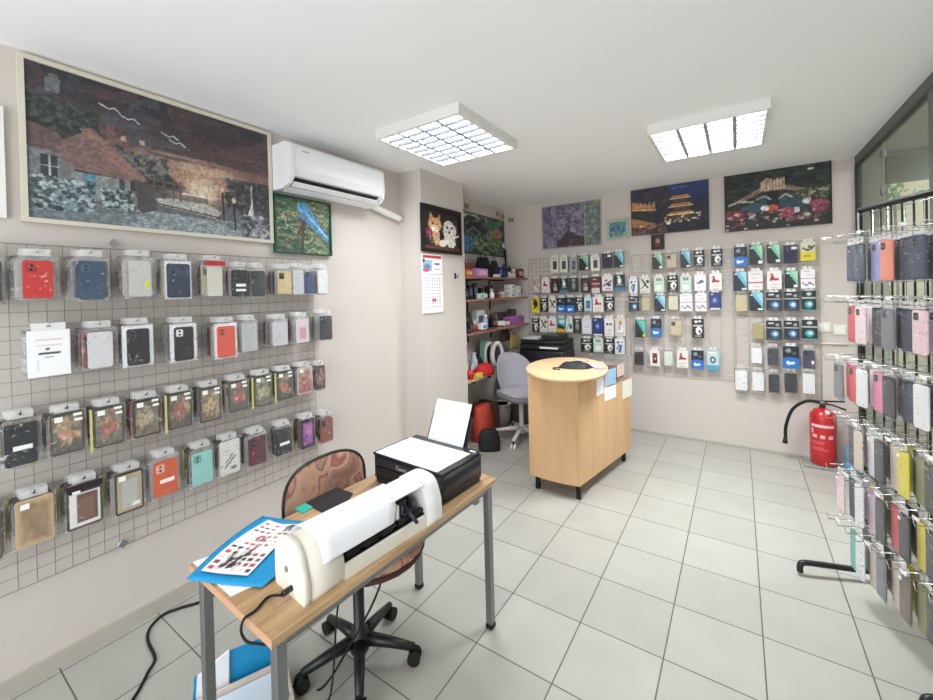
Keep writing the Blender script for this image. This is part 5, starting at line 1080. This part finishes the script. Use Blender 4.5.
# ------------------------------------------------------------------ left wall
GXL=XL+.016; gy0,gy1=-.30,1.64
gtop,gbot=1.705,.385
LP=wire_panel('wire_display_panel','large wire grid panel on the left wall full of phone cases','display panel',(GXL,(gy0+gy1)/2,gbot),math.radians(90),gy1-gy0,gtop-gbot,.0505,.0535,.0011,M_WIRE)
gcx=(gy0+gy1)/2
for (x_,y_) in ((113,243),(122,543),(306,464)):
    p=atx(x_,y_,GXL); b=MB(); b.box((p.y-gcx,-.010,p.z-gbot),(.03,.006,.03),M_CHROME,Matrix.Rotation(math.radians(45),3,'Y'),bev=.002); b.tube([(p.y-gcx,.012,p.z-gbot),(p.y-gcx,-.012,p.z-gbot)],.005,M_CHROME,8); b.build('wall_bracket',LP)
B,Aa,Pp='bag','art','paper'
LEFT=[('top',[
 ((-38,4,248,306),B,'e8e8e6','white case in clear bag',{'cam':'none'}),
 ((14,60,249,301),B,'c9302f','bright red phone case',{'cam':'a8262a'}),
 ((68,113,250,302),B,'35506a','slate blue phone case',{'cam':'48647c'}),
 ((117,161,250,301),B,'c9c9c4','silvery clear case with yellow dot',{'cam':'none','dot':'d8dc3a'}),
 ((163,192.5,254,303),B,'2c3850','dark navy phone case',{'cam':'3a4864','cw':.80,'wb':1}),
 ((203,225,255.5,298),B,'d5d3c6','cream clear case under a red header',{'topcard':'b83240','cam':'none'}),
 ((230,248.5,262,298),B,'1e1f22','black phone case with two white labels',{'lab':1,'lab2':1,'cw':.9}),
 ((250,265,263,298),B,'383b40','dark grey phone case',{'cw':.9}),
 ((276,292,264,295.5),B,'cdb98c','golden beige phone case',{'cw':.85}),
 ((291.5,304,263,296),B,'c3c4c8','light grey clear case',{'cam':'none','cw':.85}),
 ((304.5,314,265,295),B,'3a4878','blue and grey phone case',{'cw':.8}),
 ((316.5,328,264,295),B,'d9dce0','pale clear case at the row end',{'cam':'none','cw':.85})]),
('second',[
 ((27,70,323,376),Pp,'doc','white printed paper sleeve',{}),
 ((81,118,321,370),B,'d8d8da','whitish clear case',{'cam':'none'}),
 ((121,154,318,368),B,'1f2025','black phone case in white-edged bag',{'wb':1,'cam':'3c3d44'}),
 ((168.5,198,317,364),B,'232429','black phone case with a white square',{'wb':1,'cam':'e8e8e8'}),
 ((211,240,317,360.5),B,'dc5a48','coral orange phone case',{'cam':'c84c3c','cw':.74,'wb':1}),
 ((240.5,257.5,315,353),B,'b9bcba','grey clear case',{'cam':'none','cw':.9}),
 ((271,288,314,347),B,'c8c6cc','pale clear case',{'cam':'none','cw':.88}),
 ((295,309,312,344),B,'d8c8cc','pinkish patterned clear case',{'cam':'none','cw':.9,'strap':'c89aa4'}),
 ((319,332,309,341),B,'2a2c30','black phone case at the row end',{'cw':.9})]),
('third',[
 ((-2,42,411,468),B,'20252c','dark case with a white logo label',{'lab':1,'cw':.76}),
 ((46,87,405,456),Aa,'f1','tan floral case',{'price':2}),
 ((89,127,399,448),Aa,'f2','red flower case with yellow edge',{'price':2,'edge':'cbc384'}),
 ((129,163,392,438),Aa,'f3','olive leaf-print case',{'price':2,'frame':'4a2e2a'}),
 ((163,195,386,430),Aa,'f4','brown case with red flower',{'price':2,'edge':'cbc384'}),
 ((195,224,381,423),Aa,'f5','golden flower case',{'price':2}),
 ((225,250,375,413),Aa,'f6','dark case with bright red flowers',{'price':2}),
 ((251,273,370,407),Aa,'f7','moss green print case',{'price':2,'edge':'cbc384'}),
 ((274,294,366,401),Aa,'f8','dark brown rose-print case',{'price':2,'edge':'cbc384'}),
 ((295.5,313,362,395),Aa,'f9','pale case with red lower half',{'price':1,'frame':'c8b0a4','cw':.85}),
 ((314,325,361,391),Aa,'f10','plum and black print case',{'cw':.9})]),
('bottom',[
 ((-36,5,505,568),Aa,'tan','tan case with yellow edge, cut by the frame',{'edge':'d8d46a'}),
 ((11,57,489,552),Aa,'tan','plain tan phone case card',{'price':1,'cw':.86,'frame':'c2aa84'}),
 ((63,105,475,537),Aa,'brown','brown case in a black and white card',{'price':1,'cw':.92,'topcard':'2a1c24'}),
 ((108,149,464,519),Aa,'silver','silver-gold phone case card',{'price':1,'cw':.84,'frame':'3a3228'}),
 ((150,180,450,498),B,'d2592f','orange phone case with a white label',{'lab':1,'cw':.8,'cam':'e8b098'}),
 ((187,216,442,490),B,'93ccc4','mint green phone case',{'cw':.78,'cam':'6aa8a0'}),
 ((215,243,434,479),Aa,'white5','white case with dark strokes',{'frame':'d4d0cc'}),
 ((245,268,428,466),B,'5c1d2a','burgundy phone case',{'cw':.82,'cam':'3a1820'}),
 ((272,294,421,456),B,'1c1d22','black phone case with a white stripe label',{'lab':1,'cw':.84}),
 ((296,318,414,453),Aa,'purple','purple and pink galaxy case',{'frame':'2a2430'}),
 ((319,333,411,443),B,'8a4234','brown-red phone case at the row end',{'cw':.88})])]
BEH=[('clear',{'cam':'none'}),('2a2c32',{}),('b4b4b2',{'cam':'none'}),('4a4c58',{}),('8a3038',{}),('clear',{'cam':'none'}),('33363c',{}),('c4b8a0',{})]
rs=random.Random(5)
PS={4:['wallmost','second wallmost','second outermost','outermost'],3:['wallmost','middle','outermost']}
for ri,(row,items) in enumerate(LEFT):
    prev=None
    for k,((x0,x1,y0,y1),kind,col,desc,o) in enumerate(items):
        ov=o
        nb=4 if ri in(0,1) else 3
        d=.026+.019*nb+.004; X=GXL+d
        ym=(y0+y1)/2; a=atx(x0,ym,X).y; b_=atx(x1,ym,X).y; xm=(x0+x1)/2
        zt=atx(xm,y0,X).z; zb=atx(xm,y1,X).z; w=b_-a; h=zt-zb; yc=(a+b_)/2
        w=min(max(w,.072),.118); h=min(max(h,.145),.215)
        zh=zt-.012
        r_=pack('phone_case_pack',kind,w,h,col,ov)
        lb=f'{desc}, {row} row left grid'+(f', right of {prev}' if prev else ', leftmost')
        if len(lb.split())>16: lb=f'{desc}, {row} row of left grid'
        put(r_,(X,yc,zh),math.radians(90),lb,'phone case','phone case packs on the left wall grid')
        add_hook(LP,yc-gcx,zh-gbot,d+.012,.0018,M_BLKMETAL if ri>1 else M_CHROME)
        for q in range(nb):
            bc,bo=BEH[(rs.randrange(len(BEH)))]
            w2=round((w*1.07)/.004)*.004; yaw=rs.uniform(-.07,.07)
            if ri in(2,3) and rs.random()<.6:
                p_=pack('phone_case_pack','art',w2,.172,rs.choice(['f3','f7','f5','tan']),{'edge':'d2cc8a'} if q==0 else {})
            else: p_=pack('phone_case_pack','bag',w2,round(h*.97/.006)*.006,bc,dict(bo,cw=.86))
            sh=desc.split(',')[0]
            put(p_,(GXL+.026+.019*q,yc+rs.uniform(-.0045,.0045),zh),math.radians(90)+yaw,f"{PS[nb][q]} bagged case, behind the {' '.join(sh.split()[:5])}, {row} row left grid",'phone case','bagged cases stacked behind the '+sh+' on the '+row+' row')
        prev=' '.join(desc.split(' with ')[0].split(' in ')[0].split(' under ')[0].split(' at ')[0].split(',')[0].split()[:4])
# ------------------------------------------------------------------ back wall
GYB=YB-.014; z0_=.60
bx0=aty(529,300,GYB).x; bx1=aty(632,300,GYB).x
BPn={}
for nm,xa,xb,za,zb,pw,pz,lb,m_ in (('left',529,630,352,256,.05,.05,'left wire grid panel on the back wall behind the black printer',M_WHWIRE),('middle',632.5,733,376,252,.10,.03,'middle panel of closely spaced horizontal wires on the back wall',M_WHWIRE),('right',735,820,396,242,.10,.03,'right panel of closely spaced wires on the back wall near the sockets',M_WHWIRE)):
    a=aty(xa,300,GYB).x;b_=aty(xb,300,GYB).x; zt=aty((xa+xb)/2,zb,GYB).z; zl=aty((xa+xb)/2,za,GYB).z
    BPn[nm]=(wire_panel('wire_display_panel',lb,'display panel',((a+b_)/2,GYB,zl),0,b_-a,zt-zl,pw,pz,.0016,m_),(a+b_)/2,zl)
BK=[('left','top',[(551,559,255.5,272.5,'wph'),(560,568,255.5,272.5,'wph'),(570,577.5,255.5,272.5,'gph'),(579.5,589,254,270.5,'dgr'),(591,600,254.5,271,'wph'),(602.5,612,252,268,'navy'),(614,624,250.5,267.5,'dbl')]),
('left','second',[(532.7,541,277.5,293,'pale'),(542,550,277.5,293,'wrd'),(551.5,559,277,293,'drk'),(560.3,568.6,277,292.5,'bwb'),(570,578,276.5,292,'gre'),(581,590,276.5,292.5,'drk'),(591,601,275,293,'mar'),(602.5,613,274.5,291,'wpu'),(614.5,625,273,290.5,'bwb')]),
('left','third',[(532,540,296.5,312.5,'yel'),(541,548,296.5,312,'bwh'),(549,556.5,296.5,312.5,'wbk'),(557.5,566,296.5,312,'bbl'),(566.5,575.3,296,313,'bbl'),(576,583.7,296,312,'bwh'),(584.5,592.3,295.5,311.5,'lbl'),(593,603.8,295,312,'wrd'),(605,614.3,295,311.5,'bwh')]),
('left','fourth',[(532.7,539.5,317,332,'bwh'),(540,548,317,332,'wbk'),(548.7,556.7,316.8,332,'wrd'),(557.2,566,316.5,332,'tye'),(566.5,573,316.5,332,'wgn'),(574,581.3,317,333,'gre'),(582.3,592,316.5,334,'wlv'),(593,603.8,316.5,336,'gal'),(604.8,614.2,316.5,336,'wdt'),(615.3,626,316,336,'wgo')]),
('left','bottom',[(581.3,593,337,352,'bwh'),(594,603.5,336.5,352,'mint'),(604.7,614.6,337,353,'bwh'),(615.4,625,337,354,'wbl')]),
('middle','top',[(652.5,663,252.5,269.5,'dgr'),(665.5,677,251,269,'=c8b898'),(680.4,690.5,249,267.5,'dbl'),(693.5,704.5,248.5,266.5,'bwh'),(711,722.5,247,265.5,'bwh')]),
('middle','second',[(629.2,637.8,277,293,'wbl'),(640,650.5,276,293,'wbk'),(654,664.5,275,291.5,'mint'),(667.4,678,273.5,292,'bwh'),(680.4,691.6,274,292,'mint'),(694.5,706,272.5,291,'wla'),(709.5,722,271.5,290,'wrd')]),
('middle','third',[(629.2,638.7,294.5,311.5,'bb2'),(641,650.7,294.5,311.5,'=c0b48c'),(654.5,665.8,293.5,311.5,'dbl'),(668,678.5,293,311,'=d8d0b8'),(680.2,692.5,292,311,'pnk'),(695.5,706.7,291.5,311,'pnk'),(709.5,721.2,290.5,310,'gal')]),
('middle','fourth',[(635.5,646,318,337,'dte'),(651,661.6,317,336.5,'bbl'),(669.5,682.3,317,336.5,'=c8b898'),(692,704,317,337.5,'bwh')]),
('middle','bottom',[(634,644.5,348.5,366,'=26272c'),(650,660.3,348,365.5,'rph'),(663.5,673.5,348,367,'=d4e0d4'),(677,688.5,348.5,367.5,'wrd'),(691.5,703.7,348.5,368.5,'bbl'),(707,719,348.5,369.5,'lbr')]),
('right','top',[(733.7,747,245,266.5,'bbl'),(749.3,762.7,243,264.5,'dgr'),(766.8,780.3,242.5,263.5,'dgr'),(783.2,797.4,243,263.5,'navy'),(800.3,815.3,240,261,'yl2')]),
('right','second',[(733.5,747,269.5,290.5,'dbl'),(748.3,762.8,269,290,'wre'),(767,781.4,268.5,289.5,'wrd'),(784.5,798,268.5,288.5,'dgr'),(800.3,815,267,288.5,'pnk')]),
('right','third',[(734.7,748.2,291,312,'=c0b48c'),(749.3,763.3,290.5,311,'dbl'),(766.3,781.4,290,311,'bb2'),(784,799,289.5,310.5,'bb2'),(801.5,816,288.5,311,'btl')]),
('right','fourth',[(751.7,764,319.5,340,'=a89c68'),(766,781.4,318.5,339.5,'bb2'),(784,799,318.5,339.5,'bb2'),(801.5,817.5,317.5,339.5,'btl')]),
('right','fifth',[(750.5,762.7,344,364.5,'=e4e4e6'),(766.3,779.8,344.5,366.5,'=3a3a42'),(782.8,799,344,367.5,'bbl'),(801.5,816,346,369.5,'=3c3a50')]),
('right','bottom',[(734.3,748.2,366,391,'=e4e4e6'),(751.2,764.7,368,391.5,'=e4e4e6'),(767.5,780.4,370,393,'=26272c'),(783.3,798.3,369,393.5,'=26272c'),(801.5,816,369,394.5,'=e4e4e6')])]
ORD=['first','second','third','fourth','fifth','sixth','seventh','eighth','ninth','tenth']
HD=.05; seenl=set()
for sec,row,items in BK:
    pn,pcx,pz=BPn[sec]; prev=None
    for k,(x0,x1,y0,y1,ds) in enumerate(items):
        Y=GYB-HD; ym=(y0+y1)/2; a=aty(x0,ym,Y).x;b_=aty(x1,ym,Y).x; xm=(x0+x1)/2
        zt=aty(xm,y0-1,Y).z; zb=aty(xm,y1,Y).z; w=round((b_-a)/.004)*.004; h=round((zt-zb)/.006)*.006; xc=(a+b_)/2
        if ds[0]=='=':
            o={}
            if ds=='=3c3a50': o={'dot':'e8e8f0'}
            if ds in('=e4e4e6','=c0b48c','=d8d0b8','=d4e0d4','=a89c68'): o={'cam':'none'}
            o['cw']=.84; r_=pack('phone_case_pack','bag',w,h,ds[1:],o)
        else:
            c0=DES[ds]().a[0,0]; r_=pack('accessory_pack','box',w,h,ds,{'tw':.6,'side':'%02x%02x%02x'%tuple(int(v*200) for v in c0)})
        desc=DD[ds]
        lb=f'{desc}, {row} row {sec} back panel'+(f', right of {prev}' if prev else ', leftmost')
        if len(lb.split())>16 or lb in seenl: lb=f'{desc}, {ORD[k]} in {row} row, {sec} back panel'
        seenl.add(lb)
        put(r_,(xc,Y,zt-.012),0,lb,'phone case' if ds[0]=='=' else 'accessory pack','phone case bags on the back wall' if ds[0]=='=' else 'accessory packs on the back wall')
        add_hook(pn,xc-pcx,zt-.012-pz,HD+.02,.0013)
        prev=' '.join(w_ for w_ in desc.replace('pack','').split(' with ')[0].split() )
# ------------------------------------------------------------------ standing rack at the right
RP0=Vector((.50,2.74,0)); RN=Vector((-.926,-.377,0)); RT=Vector((.377,-.926,0)); RA=math.radians(-67.85)
# local frame: +x along -RT?  rot(RA) maps (1,0)->(cos,sin)=(.377,-.926)=RT ; (0,-1)->(sin,-cos)=(-.926,-.377)=RN
RL=.70; RH=1.825
rk=thing('display_rack','free-standing black and chrome wire rack of phone cases at the right','display rack',RP0,RA)
for x in (0,RL): MB().tube([(x,0,0.04),(x,0,RH)],.011,M_BLKMETAL,8).build('upright_post',rk)
MB().tube([(0,0,RH),(RL,0,RH)],.014,M_BLKMETAL,8).build('top_bar',rk)
for i in range(1,12): MB().tube([(RL*i/12,.006,.2),(RL*i/12,.006,RH-.01)],.0045,M_BLKMETAL,6).build('vertical_bar',rk)
for x in (0,RL): MB().tube(spline([(x,-.285,.014),(x,-.285,.042),(x,-.27,.06),(x,-.2,.06),(x,0,.05),(x,.12,.05),(x,.13,.035),(x,.13,.014)] if x==0 else [(x,-.285,.014),(x,-.285,.042),(x,-.27,.06),(x,-.2,.06),(x,-.06,.05),(x,.04,.05)],4),.014,M_BLACK,8).build('foot',rk)
b=MB()
for i in range(9): b.tube([(RL*i/8,-.004,.10),(RL*i/8,-.004,RH)],.0022,M_CHROME,4)
for j in range(18): b.tube([(0,-.008,.10+.1*j),(RL,-.008,.10+.1*j)],.0022,M_CHROME,4)
b.build('wire_mesh',rk)
ROWZ=[1.675,1.395,1.115,.835,.585,.345]
COLS=[.03+.086*k for k in range(8)]
PAL={'navy':'2b3850','slate':'3f4a5c','red':'c4454c','lavender':'9498cc','black':'24262e','orange':'e08a70','white':'e4e2e2','pink':'e6c4cc','rose':'e08aa8','grey':'74767c','coral':'d4565a','beige':'cfc2b4','brown':'6a5a50','yellow':'d8cc3c','teal':'5ab8a4','clear':'dfe2e6','lilac':'c8b4cc','charcoal':'303236','pale pink':'e0ccd0','olive':'8a8a58'}
RK=[
 [[],['navy'],['slate','black'],['lavender','red'],['orange','black'],['navy','white'],['navy','charcoal'],['white','grey']],
 [[],['red','white'],['pale pink','white'],['charcoal','pale pink'],['grey','black'],['navy','charcoal'],['pink','lilac'],['white','pink']],
 [['grey','red'],['coral','charcoal'],['clear','white'],['rose','pale pink'],['charcoal','grey'],['navy','black'],['white','black'],['black','grey']],
 [[],['charcoal','brown'],['beige','white'],['clear','brown'],['charcoal','black'],['beige','yellow'],['yellow','charcoal'],['olive','yellow']],
 [['pale pink','charcoal'],['black','lilac'],['clear','yellow'],['lilac','olive'],['charcoal','grey'],['coral','black'],['black','charcoal'],['yellow','brown']],
 [[],['teal','grey'],['clear','black'],['beige','brown'],['grey','olive'],['beige','yellow'],['brown','olive'],['olive','brown']]]
RN_=['top','second','third','fourth','fifth','lowest']
CN_=['farthest column','second-farthest column','third-farthest column','fourth-farthest column','fourth-nearest column','third-nearest column','second-nearest column','nearest column']
rs=random.Random(12)
ORDC=['farthest','second-farthest','third-farthest','fourth-farthest','fifth-farthest','sixth-farthest','seventh-farthest','eighth-farthest','ninth-farthest','tenth-farthest','eleventh-farthest','twelfth-farthest','thirteenth-farthest']
for ri,row in enumerate(RK):
    sp=.074 if ri<3 else .060
    cols_=list(row)+([['charcoal','navy'],['black','white']] if ri<3 else [['charcoal','grey'],['black','olive'],['beige','charcoal'],['charcoal','black']])
    for ci,cols in enumerate(cols_):
        s=.075+sp*ci; z=ROWZ[ri]-.012; L=.20
        if s>RL-.02: continue
        hk=add_hook(rk,s,z,L,.0020,M_CHROME,.03)
        MB().tube([(s,-.006,z+.028),(s,-L+.01,z+.028)],.0013,M_CHROME,4).build('label_wire',hk)
        if (ri+ci)%3==0: MB().box((s,-L+.004,z+.026),(.03,.002,.014),M_WHITE).build('price_holder',rk)
        for q,cn in enumerate(cols):
            off=.142-.052*q-.0165*(ci%2)
            p=RP0+RT*s+RN*off
            o={'cw':.86,'ch':.92}
            if cn in('white','clear') or ri>=3: o['cam']='none'
            if ri>=3 and (q+ci)%3==0: o['price']=1
            hh=.205 if ri<3 else .222
            pk=pack('phone_case_pack','bag',.080 if ri<3 else .074,hh,PAL[cn],o)
            lb=f"{cn} bagged case, {RN_[ri]} row of right rack, {ORDC[ci]} hook, {['front','rear'][q]}"
            put(pk,(p.x,p.y,z),RA-math.radians((3 if ri<3 else 8)+rs.uniform(-1,1)),lb,'phone case','phone case packs on the right-hand rack')
